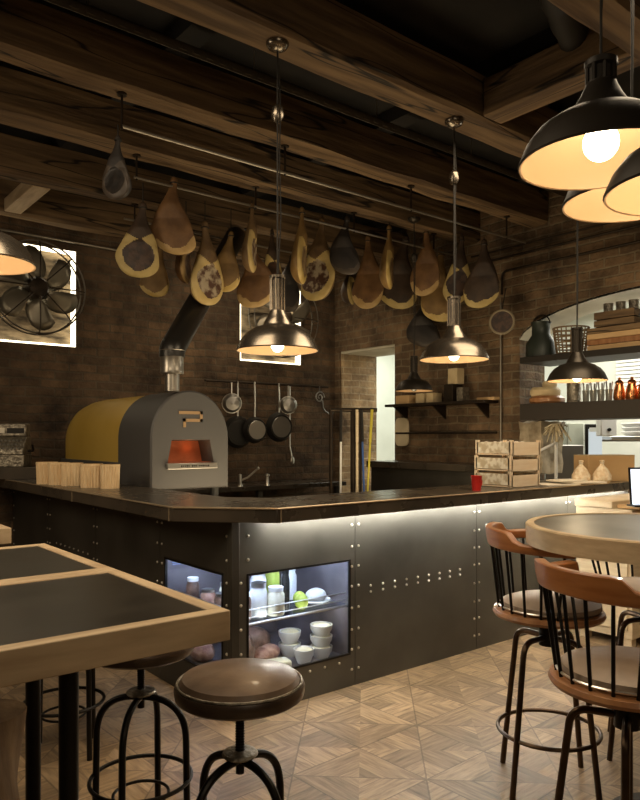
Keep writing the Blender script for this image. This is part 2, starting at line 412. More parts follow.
# plaster soffit of the arch and lintel of the doorway
mb = MB()
for i in range(NA):
    ya = A0 + (A1 - A0) * i / NA; yb = A0 + (A1 - A0) * (i + 1) / NA
    za, zb = arch(ya), arch(yb)
    v = [mb.bm.verts.new(p) for p in ((XW - .003, ya, za - .02), (XW + THA - .01, ya, za - .02), (XW + THA - .01, yb, zb - .02), (XW - .003, yb, zb - .02), (XW - .003, ya, za), (XW + THA - .01, ya, za), (XW + THA - .01, yb, zb), (XW - .003, yb, zb))]
    for f in ((0, 1, 2, 3), (4, 7, 6, 5), (0, 4, 5, 1), (3, 2, 6, 7)): mb.bm.faces.new([v[k] for k in f])
struct('trim_1', mb, PLASTER)
struct('trim_2', MB().box(XW + .02, XW + TH - .02, D0, D1, DZ - .03, DZ), PLASTER)
struct('trim_3', MB().box(XW + .02, XW + TH - .01, D1 - .02, D1, 0, DZ - .03), BRICKL, smooth=0)
struct('wall_left', MB().box(X0 - .2, X0, Y0, YW + .4, 0, CEIL), BRICK, smooth=0)
struct('wall_front', MB().box(X0, XW + .5, Y0 - .2, Y0, 0, CEIL), BRICK, smooth=0)
# kitchen and passage beyond
struct('wall_kitchen', MB().box(9.6, 9.8, Y0, 9.2, 0, 3.3), WHITEW, smooth=0)
struct('wall_kitchen_end', MB().box(XW + TH, 9.6, 9.0, 9.2, 0, 3.3), WHITEW, smooth=0)
struct('wall_kitchen_near', MB().box(XW + THA, 9.6, Y0, Y0 + .2, 0, 3.3), WHITEW, smooth=0)
struct('ceiling_kitchen', MB().box(XW + THA, 9.8, Y0, 9.2, 3.3, 3.4), WHITEW, smooth=0)
# lit niches behind the fans: glowing edge strips are the niche's own frame
for k, (a, b, c, d) in enumerate((n1, n2)):
    w = MB(); w.box(a, a + .02, YW + .01, YW + .10, c + .02, d); w.box(b - .02, b, YW + .01, YW + .10, c + .02, d)
    w.box(a, b, YW + .01, YW + .10, c, c + .02); w.box(a + .02, b - .02, YW + .01, YW + .10, d - .02, d)
    struct('window_%d' % (k + 1), w, WARMWH)

# ------------------------------------------------------------------ ceiling beams
beams = [(1.75, 1.98), (2.98, 3.22), (4.03, 4.23), (4.86, 5.06), (5.93, 6.12), (6.98, 7.16)]
blabel = ['rough wooden ceiling beam nearest the camera over the tables', 'heavy wooden ceiling beam carrying the two lamp canopies', 'wooden ceiling beam with the first hanging rail under it', 'wooden ceiling beam with the rail of brown hams under it',
          'wooden ceiling beam above the far row of hams', 'dark wooden ceiling beam close against the brick fan wall']
for (a, b), l in zip(beams, blabel):
    m = MB(); n = 26
    rings = []
    for i in range(n + 1):
        x = X0 + .01 + (XW - .02 - X0) * i / n
        j = lambda s=.009: random.uniform(-s, s)
        z0, z1 = 3.6, 3.9
        rings.append([Vector((x, a + .02 + j(), z0 + j())), Vector((x, b - .02 + j(), z0 + j())), Vector((x, b + j(), z0 + .02 + j())), Vector((x, b + j(), z1)), Vector((x, a + j(), z1)), Vector((x, a + j(), z0 + .02 + j()))])
    m.rings(rings)
    o = m.build('ceiling_beam', BEAM, None, smooth=20); tag(o, l, 'beam', 'wooden ceiling beams')
# joists above, running the other way
for i, x in enumerate((-1.6, .2, 2.0, 3.8, 5.6)):
    o = struct('ceiling_joist', MB().box(x, x + .16, Y0 + .01, YW - .01, 3.9, CEIL), PLANKD, smooth=0)
o = MB().box(3.76, 3.95, .2, 2.96, 3.61, 3.86).build('ceiling_beam', BEAM2, None, .01)
tag(o, 'short cross beam near the lamp cluster, meeting the heavy lamp beam', 'beam')
o = MB().box(1.84, 1.99, 6.125, 6.975, 3.60, 3.72).build('wooden_brace', TBLWOODY, None, .008)
tag(o, 'short pale wooden brace between beams above the left fan', 'brace')

# perforated steel track by the third beam
mb = MB(); mb.box(X0 + .1, XW - .1, 3.68, 3.683, 3.72, 3.78); mb.box(X0 + .1, XW - .1, 3.68, 3.72, 3.775, 3.78)
for i in range(60):
    x = .3 + i * .09; mb.box(x, x + .05, 3.675, 3.685, 3.737, 3.763)
for i in range(9):
    mb.cyl((X0 + .4 + i * 1.05, 3.7, 3.78), (X0 + .4 + i * 1.05, 3.7, 3.91), .005, seg=6)
tag(mb.build('cable_track', ZINC), 'perforated steel cable track running beside the beams', 'cable track')
# hanging rails
def rail(y, z, x0, x1, ztop, label, rods):
    t = thing('hanging_rail', label, 'rail', (0, 0, 0), 0, 'ceiling hanging rails')
    MB().tube([(x0, y, z), (x1, y, z)], .011, 8).build('rail_bar', ZINC, t)
    for x in rods:
        m = MB(); m.cyl((x, y, z - .02), (x, y, ztop), .008, seg=8); m.cyl((x, y, ztop - .012), (x, y, ztop), .03, seg=12)
        m.build('rod', IRON, t)
RA, RB, RC = (4.13, 3.40), (4.96, 3.43), (6.02, 3.45)
rail(RA[0], RA[1], 1.77, 5.9, 3.6, 'thin steel rail hung under the beam, frontmost of the hanging rails', [1.77, 3.0, 4.3, 5.6])
rail(RB[0], RB[1], 2.22, 5.95, 3.6, 'middle steel rail carrying the front row of hams', [2.24, 3.3, 4.4, 5.5])
rail(RC[0], RC[1], 2.6, 5.95, 3.6, 'rear steel rail carrying the far row of hams', [2.7, 3.9, 5.1])
# pipes along right wall
def pipe(pts, r, label, m=ZINC, name='wall_pipe', cat='pipe'):
    o = MB().tube(fillet(pts, .08), r, 8).build(name, m); return tag(o, label, cat)
pipe([(6.09, -1, 3.22), (6.09, 4.55, 3.22), (6.09, 4.55, 2.98)], .013, 'grey conduit pipe on the right wall, lowest of three', IRON)
pipe([(6.09, -1, 3.36), (6.09, 4.72, 3.36)], .013, 'grey conduit pipe on the right wall, middle of three', IRON)
pipe([(6.09, -1, 3.45), (6.09, 4.95, 3.45)], .010, 'thin conduit pipe on the right wall, topmost of three', IRON)
pipe([(6.10, 4.57, 2.9), (6.10, 4.57, 1.25)], .011, 'pale vertical conduit beside the brick wall shelf', ZINC)
pipe([(.6, 7.27, 3.52), (3.2, 7.27, 3.50)], .012, 'thin steel pipe along the fan wall under the last beam', ZINC)
# flexible duct up under the ceiling
m = MB(); pts = [W(530 + 4.2 * i, 3.1 + .1 * i, 3.86) for i in range(18)]
m.tube(pts, .1, 14, rad=[.09 + (.01 if i % 2 else 0) for i in range(18)])
tag(m.build('ventilation_duct', mat('duct_black', (.02, .018, .015), .6, .3), None), 'dark ribbed flexible duct under the black ceiling', 'duct')

# ------------------------------------------------------------------ bar counter
CX, CY = 1.983, 3.205           # outer faces of the left arm and of the right run
ct = thing('bar_counter', 'L-shaped bar counter clad in riveted dark steel sheets', 'counter')
WX0, WX1, WY0, WY1, WZ0, WZ1 = 2.075, 2.815, 3.295, 3.985, .19, .765
ZT = 1.052
def rivet(mb, p, ax, r=.0085):
    # domed rivet head on a face whose outward direction is -ax axis
    Mx = Matrix.Rotation(PI / 2, 4, 'X') if ax == 'y' else Matrix.Rotation(-PI / 2, 4, 'Y')
    mb.lathe([(r, 0), (r * .92, .004), (r * .55, .007), (0, .008)], 8, p, Mx)
# right run panels
def ypanel(x0, x1, hole=None):
    m = MB()
    if hole is None: m.box(x0, x1, CY, CY + .02, .0, ZT)
    else:
        a, b, c, d = hole
        m.box(x0, a, CY, CY + .02, 0, ZT); m.box(b, x1, CY, CY + .02, 0, ZT)
        m.box(a, b, CY, CY + .02, 0, c); m.box(a, b, CY, CY + .02, d, ZT)
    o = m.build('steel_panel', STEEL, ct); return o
PXS = [CX, 2.852, 4.0, 5.15, XW - .01]
zs_col = [.10, .22, .34, .47, .60, .72, .84, .97]
for i in range(4):
    x0, x1 = PXS[i] + (.002 if i else .0), PXS[i + 1] - .002
    po = ypanel(x0, x1, (WX0, WX1, WZ0, WZ1) if i == 0 else None)
    def row(pts, r=.0085):
        rm = MB()
        for q in pts: rivet(rm, q, 'y', r)
        rm.build('rivet_row', RIVET, po)
    if i == 0: row([(x0 + (.10 if (z > .8 or z < .15) else .055), CY, z) for z in zs_col])
    else: row([(x0 + .025, CY, z) for z in zs_col])
    row([(x1 - .025, CY, z) for z in zs_col])
    if i == 1: row([(2.98 + k * .105, CY, zz) for k in range(9) for zz in (.585, .548)], .008)
    if i == 0: row([(WX0 + .1 + k * .11, CY, WZ0 - .035) for k in range(6)], .008)
# left arm panels
PYS = [CY, 4.05, 5.1, 6.15, 7.2]
for i in range(4):
    y0, y1 = PYS[i] + (.021 if i == 0 else .002), PYS[i + 1] - .002
    m = MB()
    if i == 0:
        m.box(CX, CX + .02, y0, WY0, 0, ZT); m.box(CX, CX + .02, WY1, y1, 0, ZT); m.box(CX, CX + .02, WY0, WY1, 0, WZ0); m.box(CX, CX + .02, WY0, WY1, WZ1, ZT)
    else: m.box(CX, CX + .02, y0, y1, 0, ZT)
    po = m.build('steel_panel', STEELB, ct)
    def row(pts, r=.0085):
        rm = MB()
        for q in pts: rivet(rm, q, 'x', r)
        rm.build('rivet_row', RIVET, po)
    row([(CX, y1 - .03, z) for z in zs_col]); row([(CX, y0 + .03, z) for z in zs_col])
    if i == 2: row([(CX, 5.25 + k * .1, zz) for k in range(8) for zz in (.62, .56)])
# back sides
MB().box(2.92, XW - .01, 3.52, 3.54, 0, ZT).build('back_panel', STEELB, ct).hide_render = False
MB().box(2.262, 2.278, 4.05, 7.2, 0, ZT).build('back_panel', STEELB, ct)
# corner post and window frames
MB().box(CX - .004, CX + .045, CY - .004, CY + .04, 0, ZT).build('corner_post', STEELB, ct, .003)
def frame_y(x0, x1, z0, z1, y, w, d):
    m = MB(); m.box(x0 - w, x1 + w, y - d, y, z1, z1 + w); m.box(x0 - w, x1 + w, y - d, y, z0 - w, z0); m.box(x0 - w, x0, y - d, y, z0, z1); m.box(x1, x1 + w, y - d, y, z0, z1); return m
fr = frame_y(WX0 + .012, WX1 - .012, WZ0 + .012, WZ1 - .012, CY + .012, .012, .016).build('window_frame', BLACKM, ct, .001)
MB().box(WX0 + .01, WX1 - .01, CY + .006, CY + .010, WZ0 + .01, WZ1 - .01).build('glass_pane', GLASS, fr)
m = MB(); d = .004; x = CX
m.box(x - d, x + .012, WY0, WY1, WZ1 - .012, WZ1); m.box(x - d, x + .012, WY0, WY1, WZ0, WZ0 + .012); m.box(x - d, x + .012, WY0, WY0 + .012, WZ0, WZ1); m.box(x - d, x + .012, WY1 - .012, WY1, WZ0, WZ1)
fr = m.build('window_frame', BLACKM, ct, .001)
MB().box(CX + .006, CX + .010, WY0 + .01, WY1 - .01, WZ0 + .01, WZ1 - .01).build('glass_pane', GLASS, fr)
# LED strip under the overhang
MB().box(2.2, XW - .05, 3.13, 3.145, ZT - .012, ZT - .001).build('light_strip', BARLED, ct)
# worktop slab
wt = thing('bar_worktop', 'dark steel-edged worktop with chamfered corner on the bar counter', 'worktop')
poly = [(1.74, 7.29), (1.74, 3.40), (2.13, 3.0), (XW - .005, 3.0), (XW - .005, 3.56), (2.48, 3.56), (2.28, 3.76), (2.28, 7.29)]
MB().prism(poly, ZT, 1.13).build('slab', SLAB, wt, .004)
tr = MB()
for a, b in zip(poly[:3], poly[1:4]):
    a3 = Vector((a[0], a[1], 1.1265)); b3 = Vector((b[0], b[1], 1.1265)); tr.tube([a3, b3], .0055, 6)
tr.build('edge_trim', mat('pale_edge', (.42, .33, .22), .35, .6), wt)  # thin pale line along the slab's outer top edge
sm = MB(); sm.box(1.735, 1.742, 4.9, 4.905, ZT, 1.13); sm.box(1.735, 1.742, 3.44, 3.446, ZT, 1.13); sm.box(2.15, 2.156, 2.996, 3.002, ZT, 1.13)
sm.build('joint_strip', mat('pale_edge2', (.42, .33, .22), .35, .6), wt)

# display fridge in the corner of the bar
fg = thing('display_fridge', 'lit corner refrigerator behind the two bar counter windows', 'refrigerator')
fx0, fx1, fy0, fy1, fz0, fz1 = CX + .03, 2.86, CY + .03, 4.03, .13, .83
m = MB(); m.box(fx0, fx1, fy0, fy1, fz0, fz0 + .02); m.box(fx0, fx1, fy0, fy1, fz1, fz1 + .02); m.box(fx1, fx1 + .02, fy0, fy1, fz0, fz1); m.box(fx0, fx1, fy1, fy1 + .02, fz0, fz1)
m.build('liner', FRIDGEIN, fg)
sh = MB()
SZ = .47
sh.box(fx0 + .02, fx1 - .01, fy0 + .06, fy1 - .02, SZ, SZ + .008)
sh.build('shelf', glassmat('shelf_glass', (.8, .85, .9)), fg)
rl = MB()
for z in (SZ + .03, SZ + .075): rl.tube([(fx0 + .05, fy0 + .055, z), (fx1 - .01, fy0 + .055, z)], .004, 6); rl.tube([(fx0 + .05, fy0 + .055, z), (fx0 + .05, fy1 - .03, z)], .004, 6)
rl.tube([(fx0 + .03, fy0 + .05, SZ - .004), (fx1 - .01, fy0 + .05, SZ - .004)], .009, 6)
rl.build('shelf_rail', STAINL, fg)
MB().box(fx0 + .05, fx1 - .05, fy0 + .02, fy0 + .04, fz1 - .02, fz1 - .004).build('light_tube', COOLLED, fg)
MB().box(fx0 + .02, fx0 + .04, fy0 + .1, fy1 - .1, fz1 - .02, fz1 - .004).build('light_tube', COOLLED, fg)
MB().box(fx0 + .08, fx1 - .05, fy0 + .065, fy0 + .08, SZ - .016, SZ - .006).build('light_tube', BOWLFILL, fg)  # glowing strip added under the shelf to brighten the bowls
v = MB()
for i in range(9): v.box(fx0 + .03 + .01, fx1 - .3, fy1 - .012, fy1 - .004, .70 + i * .012, .706 + i * .012)
v.build('vent_grille', mat('vent', (.25, .28, .42), .4), fg)
zf = SZ + .008
def jar(p, r, h, m, lid, label, grp, name='glass_jar'):
    t = thing(name, label, 'jar', p, 0, grp)
    MB().lathe([(0, 0), (r * .95, 0), (r, .01), (r, h * .72), (r * .8, h * .84), (r * .8, h * .86)], 16).build('jar_body', m, t)
    MB().lathe([(0, h * .86), (r * .86, h * .86), (r * .86, h), (0, h)], 16).build('lid', lid, t)
jar((2.16, 3.36, zf), .04, .15, DARKF, WHITEP, 'dark preserve jar with white lid, leftmost on the fridge shelf', 'jars in the display fridge')
jar((2.27, 3.38, zf), .05, .19, WHITEP, STAINL, 'white tub with steel lid on the fridge shelf', 'jars in the display fridge')
jar((2.36, 3.34, zf), .052, .16, CREAMF, WHITEP, 'cream filled jar beside the dark bottle in the fridge', 'jars in the display fridge')
jar((2.46, 3.38, zf), .024, .25, PAND, BLACKM, 'tall dark bottle standing on the fridge shelf', 'jars in the display fridge', 'bottle')
jar((2.30, 3.62, zf), .05, .2, WHITEP, WHITEP, 'white tub at the back of the fridge shelf', 'jars in the display fridge')
jar((2.13, 3.55, zf), .045, .12, DARKF, STAINL, 'brown jar with steel lid seen through the side window', 'jars in the display fridge')
jar((2.14, 3.73, zf), .045, .11, MEATF, STAINL, 'pinkish jar near the back of the side window', 'jars in the display fridge')
jar((2.40, 3.58, zf), .05, .22, WHITEP, STAINL, 'tall white bottle behind the cream jar in the fridge', 'jars in the display fridge', 'bottle')
jar((2.52, 3.60, zf), .045, .24, GREENF, WHITEP, 'green glass bottle behind the apples in the fridge', 'jars in the display fridge', 'bottle')
jar((2.66, 3.62, zf), .05, .2, WHITEP, WHITEP, 'white tub behind the plate of wrapped food', 'jars in the display fridge')
jar((2.12, 3.88, zf), .04, .16, DARKF, WHITEP, 'dark jar with white lid at the far end of the side window', 'jars in the display fridge')
jar((2.22, 3.66, zf), .04, .15, CREAMF, STAINL, 'cream jar with steel lid deep behind the side window', 'jars in the display fridge')
for i, (x, y, r) in enumerate(((2.555, 3.35, .042), (2.60, 3.43, .040))):
    o = MB().ball((0, 0, r * 1.05), r, r, r * 1.1, 16, 10).build('apple', GREENF, None); o.location = (x, y, zf)
    tag(o, ['green apple at the front of the fridge shelf beside the dark bottle', 'green apple tucked behind its twin on the fridge shelf'][i], 'apple', 'green apples')
o = MB().ball((0, 0, .038), .036).build('apple', GREENF); o.location = (2.10, 3.43, zf); tag(o, 'green apple seen low in the side window of the bar', 'apple', 'green apples')
t = thing('plate_stack', 'white plate of wrapped food on the right of the fridge shelf', 'plate', (2.72, 3.42, zf))
MB().lathe([(0, 0), (.05, 0), (.095, .02), (.092, .026), (.05, .008), (0, .008)], 24).build('plate', WHITEP, t)
MB().ball((0, 0, .045), .07, .06, .045).build('wrapped_food', WHITEP, t)
t.name = 'food_plate'
def bowl(p, r, h, label, fill=CREAMF):
    t = thing('food_bowl', label, 'bowl', p, 0, 'white bowls in the display fridge')
    MB().lathe([(0, 0), (r * .6, 0), (r * .95, h * .6), (r, h), (r * .93, h), (r * .88, h * .6), (0, h * .3)], 20).build('bowl_body', WHITEP, t)
    MB().ball((0, 0, h * .78), r * .88, r * .88, h * .35, 16, 6).build('filling', fill, t)
zb = fz0 + .02
bowl((2.58, 3.36, zb), .062, .085, 'white bowl of pale food at the front of the fridge floor')
for k in range(3): bowl((2.73, 3.38, zb + k * .066), .07, .07, ['white bowl at the bottom of the stack of three in the fridge', 'white bowl in the middle of the stack of three', 'white bowl on top of the stack of three'][k])
for k in range(2): bowl((2.60, 3.53, zb + k * .075), .07, .078, ['white bowl under another behind the front bowl', 'white bowl stacked on the one behind the front bowl'][k])
o = MB().box(-.11, .11, -.05, .05, 0, .05).build('cheese_block', CREAMF, None, .012); o.location = (2.36, 3.38, zb); o.rotation_euler = (0, 0, R(-12)); tag(o, 'pale crumbly cheese block on the fridge floor', 'cheese')
def lump(p, s, m, label, cat, name, rz=0):
    b = MB(); b.ball((0, 0, s[2]), s[0], s[1], s[2], 20, 12)
    for vv in b.bm.verts: vv.co += Vector((random.uniform(-1, 1), random.uniform(-1, 1), random.uniform(-.3, 1))) * s[2] * .035
    o = b.build(name, m); o.location = p; o.rotation_euler = (0, 0, rz); return tag(o, label, cat)
lump((2.15, 3.40, zb), (.075, .06, .045), MEATF, 'pink cured meat piece at the lower left of the fridge', 'meat', 'cured_meat')
lump((2.35, 3.62, zb), (.16, .09, .10), DARKF, 'large dark cured meat lying at the back of the fridge floor', 'meat', 'cured_meat')
lump((2.42, 3.52, zb), (.11, .07, .05), MEATF, 'rounded pink cured meat behind the pale cheese block', 'meat', 'cured_meat', .4)
lump((2.24, 3.50, zb), (.08, .07, .10), DARKF, 'dark cured meat standing behind the pink piece on the left', 'meat', 'cured_meat', 1.)
lump((2.12, 3.78, zb), (.07, .12, .06), MEATF, 'long pink meat piece seen through the side window', 'meat', 'cured_meat')

# ------------------------------------------------------------------ pizza oven
OX0, OX1, OYF, OYM, OYB = 2.325, 3.0, 4.9, 5.5, 6.85
OZ0, OZ1 = 1.10, 1.86
OC = (OX0 + OX1) / 2; OHW = (OX1 - OX0) / 2
def archpoly(hw, z0, z1, n=20):
    zc = z1 - hw * 1.1
    pts = [(-hw, z0)] + [(-hw * math.cos(PI * k / n), zc + hw * 1.1 * math.sin(PI * k / n)) for k in range(n + 1)] + [(hw, z0)]
    return pts
MY = lambda y: Matrix.Translation((OC, y, 0)) @ Matrix.Rotation(PI / 2, 4, 'X')      # local xy -> world xz, local z -> -y
ov = thing('pizza_oven', 'domed pizza oven with gold barrel and grey arched front', 'oven')
# front shell with opening: ring between arch outline and trapezoid
out = archpoly(OHW, OZ0, OZ1, 28)
hol = [(-.20, 1.30), (-.165, 1.48), (.165, 1.48), (.20, 1.30)]
# facade built as strips: sample outline and opening by angle about the opening's centre
cx_, cz_ = 0., 1.39
def ray(poly, ang):
    d = (math.cos(ang), math.sin(ang)); best = None
    for (ax, az), (bx, bz) in zip(poly, poly[1:] + poly[:1]):
        ex, ez = bx - ax, bz - az; den = d[0] * ez - d[1] * ex
        if abs(den) < 1e-9: continue
        tt = ((ax - cx_) * ez - (az - cz_) * ex) / den; ss = ((ax - cx_) * d[1] - (az - cz_) * d[0]) / den
        if tt > 0 and -1e-6 <= ss <= 1 + 1e-6 and (best is None or tt < best): best = tt
    return (cx_ + d[0] * best, cz_ + d[1] * best)
angs = sorted(set([2 * PI * k / 72 for k in range(72)] + [math.atan2(z - cz_, x - cx_) % (2 * PI) for x, z in hol + [out[0], out[-1]]]))
def loop(poly, y, s=1.): return [Vector((OC + x * s, y, z)) for x, z in [ray(poly, a) for a in angs]]
m = MB()
holin = [(-.185, 1.305), (-.15, 1.47), (.15, 1.47), (.185, 1.305)]
m.rings([loop(out, OYM), loop(out, OYF + .012), loop(archpoly(OHW - .012, OZ0 + .01, OZ1 - .012, 28), OYF), loop(hol, OYF), loop(holin, OYF + .16), loop([(x * 1.0, z) for x, z in out], OYF + .18)], closed=False, cap0=True, cap1=True)
m.build('front_shell', OVENG, ov, smooth=25)
# gold barrel on a dark base
gz = 1.295
zc = OZ1 - .012 - (OHW - .006) * 1.1
def gprof(hw, top):
    n = 24; c = top - hw * 1.1
    return [(-hw, gz)] + [(-hw * math.cos(PI * k / n), c + hw * 1.1 * math.sin(PI * k / n)) for k in range(n + 1)] + [(hw, gz)]
rg = []
for k, (y, s) in enumerate(((OYM, 1), (6.45, 1), (6.62, .985), (6.75, .95), (6.82, .90), (6.85, .84))):
    hw = (OHW - .004) * (1 - (1 - s) * .8); top = gz + (OZ1 - .006 - gz) * s
    rg.append([Vector((OC + x, y, z)) for x, z in gprof(hw, top)])
MB().rings(rg).build('barrel', GOLD, ov, smooth=40)
MB().box(OX0 - .004, OX1 + .004, OYM, OYB + .01, OZ0, gz).build('base', OVENG, ov, .006)
MB().box(OX0 + .06, OX1 - .06, OYF + .17, OYF + .175, 1.29, 1.5).build('fire_wall', OVENIN, ov)
MB().box(OC - .185, OC + .185, OYF + .02, OYF + .17, 1.296, 1.304).build('oven_floor', OVENIN, ov)
sl = MB().box(OC - .215, OC + .215, OYF - .035, OYF + .02, 1.255, 1.30).build('sill', STAINL, ov, .003)
ms = MB()
for k in range(16):
    x = OC - .105 + k * .0155
    if k in (5, 9): continue
    hh = .004 if k % 3 else .006
    ms.box(x, x + .010, OYF - .037, OYF - .0345, 1.277 - hh, 1.277 + hh)
ms.build('lettering', BLACKM, sl)
# P emblem
def stroke(mb, pts, w, y):
    for (a, b), (c, d) in zip(pts, pts[1:]):
        mb.box(min(a, c) - w, max(a, c) + w, y - .006, y, min(b, d) - w, max(b, d) + w)
lg = MB(); s = .201 / 105.; bx, bz = 2.561, 1.700
Pp = [(138, 154), (233, 154), (233, 184), (157, 184), (157, 206)]
stroke(lg, [(bx + (x - 135) * s, bz - (y - 148) * s * 1.02) for x, y in Pp], .0115, OYF)
lg.build('emblem', BRASSL, ov)
for sx in (OX0 + .08, OX1 - .08):
    for sy in (OYF + .09, OYB - .12): MB().cyl((sx, sy, .99), (sx, sy, OZ0 + .01), .035, seg=12).build('foot', OVEND, ov)
# flue
pA = W(172, 5.42, 1.86)
fl = thing('oven_flue', 'sloping black flue pipe rising from the pizza oven', 'flue')
z_c = ZY(357, 5.42)
MB().cyl((pA.x, pA.y, 1.85), (pA.x, pA.y, z_c - .08), .055, seg=20).build('lower_pipe', FLUES, fl)
MB().lathe([(.0, z_c - .13), (.086, z_c - .13), (.090, z_c - .12), (.086, z_c - .1), (.088, z_c + .03), (.1, z_c + .05), (0, z_c + .05)], 24, (pA.x, pA.y, 0)).build('collar', FLUES, fl)
pB = W(209, 5.75, ZY(282, 5.75)); pC = W(236, 7.1, ZY(236, 7.1))
MB().tube(fillet([(pA.x, pA.y, z_c), (pA.x, pA.y, z_c + .06), pC], .06), .098, 24).build('upper_pipe', FLUE, fl)
# oven stand
st = thing('oven_stand', 'dark steel stand carrying the pizza oven behind the bar', 'stand')
MB().box(2.30, 3.1, 4.82, 6.95, .93, .985).build('stand_top', STEELB, st, .004)
for x in (2.36, 3.04):
    for y in (4.9, 6.85): MB().box(x - .03, x + .03, y - .03, y + .03, 0, .93).build('leg', STEELB, st)

# bamboo cups/holders on the bar
hol_lab = ['ribbed pale wooden pot, leftmost of those on the bar', 'ribbed pale wooden pot, second from left on the bar', 'ribbed pale wooden pot third from left, just before the gap', 'ribbed pale wooden pot after the gap, second from right', 'ribbed pale wooden pot nearest the oven door, rightmost']
for k, (px, t) in enumerate(((47, 5.62), (59, 5.52), (72, 5.42), (91.5, 5.22), (110, 5.12))):
    p = W(px, t, 1.13)
    t_ = thing('wooden_pot', hol_lab[k], 'pot', p, R(-20), 'ribbed wooden pots on the bar')
    n = 72; w_ = .080 if k != 4 else .068; h_ = .168
    def sq(rr, z, rib):
        out_ = []
        for i in range(n):
            a = 2 * PI * i / n
            q = rr / (abs(math.cos(a)) ** 4 + abs(math.sin(a)) ** 4) ** .25
            q *= 1 + rib * (1, 1, -1.6)[i % 3]
            out_.append(Vector((q * math.cos(a), q * math.sin(a), z)))
        return out_
    MB().rings([sq(w_ * .94, 0, .02), sq(w_, h_, .02), sq(w_ * .88, h_, .0), sq(w_ * .84, .02, .0)], cap0=True, cap1=True).build('pot_body', BAMBOO, t_, smooth=20)
    MB().rings([sq(w_ * .99, h_ - .012, .0), sq(w_ * 1.03, h_ - .012, .0), sq(w_ * 1.03, h_ + .004, .0), sq(w_ * .97, h_ + .004, .0)], closed=False, cap0=False, cap1=False).build('rim', BAMBOO, t_, smooth=20)

# antique cash register on a dark plinth
tp = W(8, 6.35, 1.13)
o = MB().box(-.34, .3, -.17, .17, 0, .105).build('plinth', SLAB, None, .004); o.location = (tp.x, tp.y, 1.13); o.rotation_euler = (0, 0, R(-30))
tag(o, 'low dark plinth under the antique cash register', 'plinth')
cr_ = thing('cash_register', 'antique ornate metal cash register at the far end of the bar', 'cash register', (tp.x, tp.y, 1.235), R(-30))
MB().box(-.17, .17, -.14, .14, 0, .11).build('drawer', CASHM, cr_, .008)
MB().prism([(-.14, .11), (.14, .11), (.14, .27), (-.02, .27), (-.14, .16)], -.165, .165, Matrix(((0, 0, 1, 0), (1, 0, 0, 0), (0, 1, 0, 0), (0, 0, 0, 1)))).build('body', CASHM, cr_, .006)
k_ = MB()
for i in range(9):
    for j in range(3): k_.cyl((-.13 + i * .0325, -.12 + j * .035, .15 + j * .035), (-.13 + i * .0325, -.15 + j * .035, .165 + j * .035), .009, seg=8)
k_.build('key', STAINL, cr_)
MB().box(-.165, .165, -.03, .11, .27, .385).build('display', CASHM, cr_, .01)
MB().box(-.145, -.02, -.034, -.028, .30, .345).build('display_window', PAPER, cr_)
MB().box(.0, .145, -.034, -.028, .30, .345).build('display_window', BLACKM, cr_)
MB().tube(fillet([(.17, 0, .14), (.22, 0, .14), (.22, -.06, .2)], .02), .01, 8).build('crank', IRON, cr_)

# ------------------------------------------------------------------ back wall counter, tap, rail and pans
bc = thing('back_worktop', 'low dark worktop against the brick wall behind the oven', 'worktop')
MB().box(3.3, 5.75, 6.62, YW - .005, .90, .95).build('slab', SLAB, bc, .004)
for x in (3.4, 4.5, 5.65): MB().box(x - .03, x + .03, 6.66, 6.72, 0, .9).build('leg', STEELB, bc)
tp = W(240, 7.9, .95)
t = thing('tap', 'small steel tap with angled lever on the low back worktop', 'tap', (tp.x, tp.y, .95), R(-35))
MB().lathe([(0, 0), (.035, 0), (.03, .02), (.02, .03), (.02, .13), (0, .14)], 14).build('tap_body', STAINL, t)
MB().tube([(0, 0, .06), (.09, 0, .1), (.20, 0, .20)], .011, 8).build('lever', STAINL, t)
MB().ball((.20, 0, .2), .018).build('lever_knob', STAINL, t)
tp = W(267, 8.0, .95)
t = thing('tap', 'short steel valve standing right of the angled tap', 'tap', (tp.x, tp.y, .95), 0)
MB().lathe([(0, 0), (.03, 0), (.02, .03), (.018, .10), (.03, .11), (.03, .13), (0, .14)], 14).build('tap_body', STAINL, t)
# pan rail
t = thing('pan_rail', 'wall rail with hanging pans beside the oven', 'rail')
RZ = 2.155; ry = 7.2
xa = onY(205, ry); xb = onY(328, ry)
A_ = W(205, xa, RZ); B_ = W(328, xb, RZ)
MB().tube([(A_.x, ry, RZ), (B_.x, ry, RZ)], .014, 8).build('rail_bar', IRON, t)
for f in (.05, .5, .93):
    x = A_.x + (B_.x - A_.x) * f; MB().tube([(x, ry, RZ), (x, YW + .01, RZ)], .01, 8).build('bracket', IRON, t)
def xat(px, y=7.12): q = W(px, onY(px, y), 0); return q.x
def pan(px, pz, r, deep, hl, label, m_face, m_body, tilt=0, name='frying_pan', py=7.10):
    # hangs by its handle; pan disc in the xz plane
    x = xat(px)
    t = thing(name, label, 'pan', (x, py, RZ - .02), tilt, 'pans hanging on the wall rail')
    zc = -(RZ - .02 - pz)
    Mx = Matrix.Rotation(-PI / 2, 4, 'X')
    MB().lathe([(0, -deep), (r * .8, -deep), (r, 0), (r * 1.02, 0), (r * .83, -deep - .006), (0, -deep - .006)][::-1], 28, (0, 0, zc), Mx).build('pan_body', m_body, t)
    MB().lathe([(0, -deep - .008), (r * .70, -deep - .008), (r * .72, -deep - .005), (0, -deep - .005)], 28, (0, 0, zc), Mx).build('pan_face', m_face, t)
    MB().tube([(0, .0, zc + r * .96), (0, -.008, zc + r + hl * .5), (0, .0, -.02)], .011, 8).build('handle', STAINL, t)
    MB().tube([(0, .012 * math.cos(a), .0 + .022 * math.sin(a)) for a in [2 * PI * k / 12 for k in range(12)]], .005, 6, closed=True).build('hanging_loop', STAINL, t)
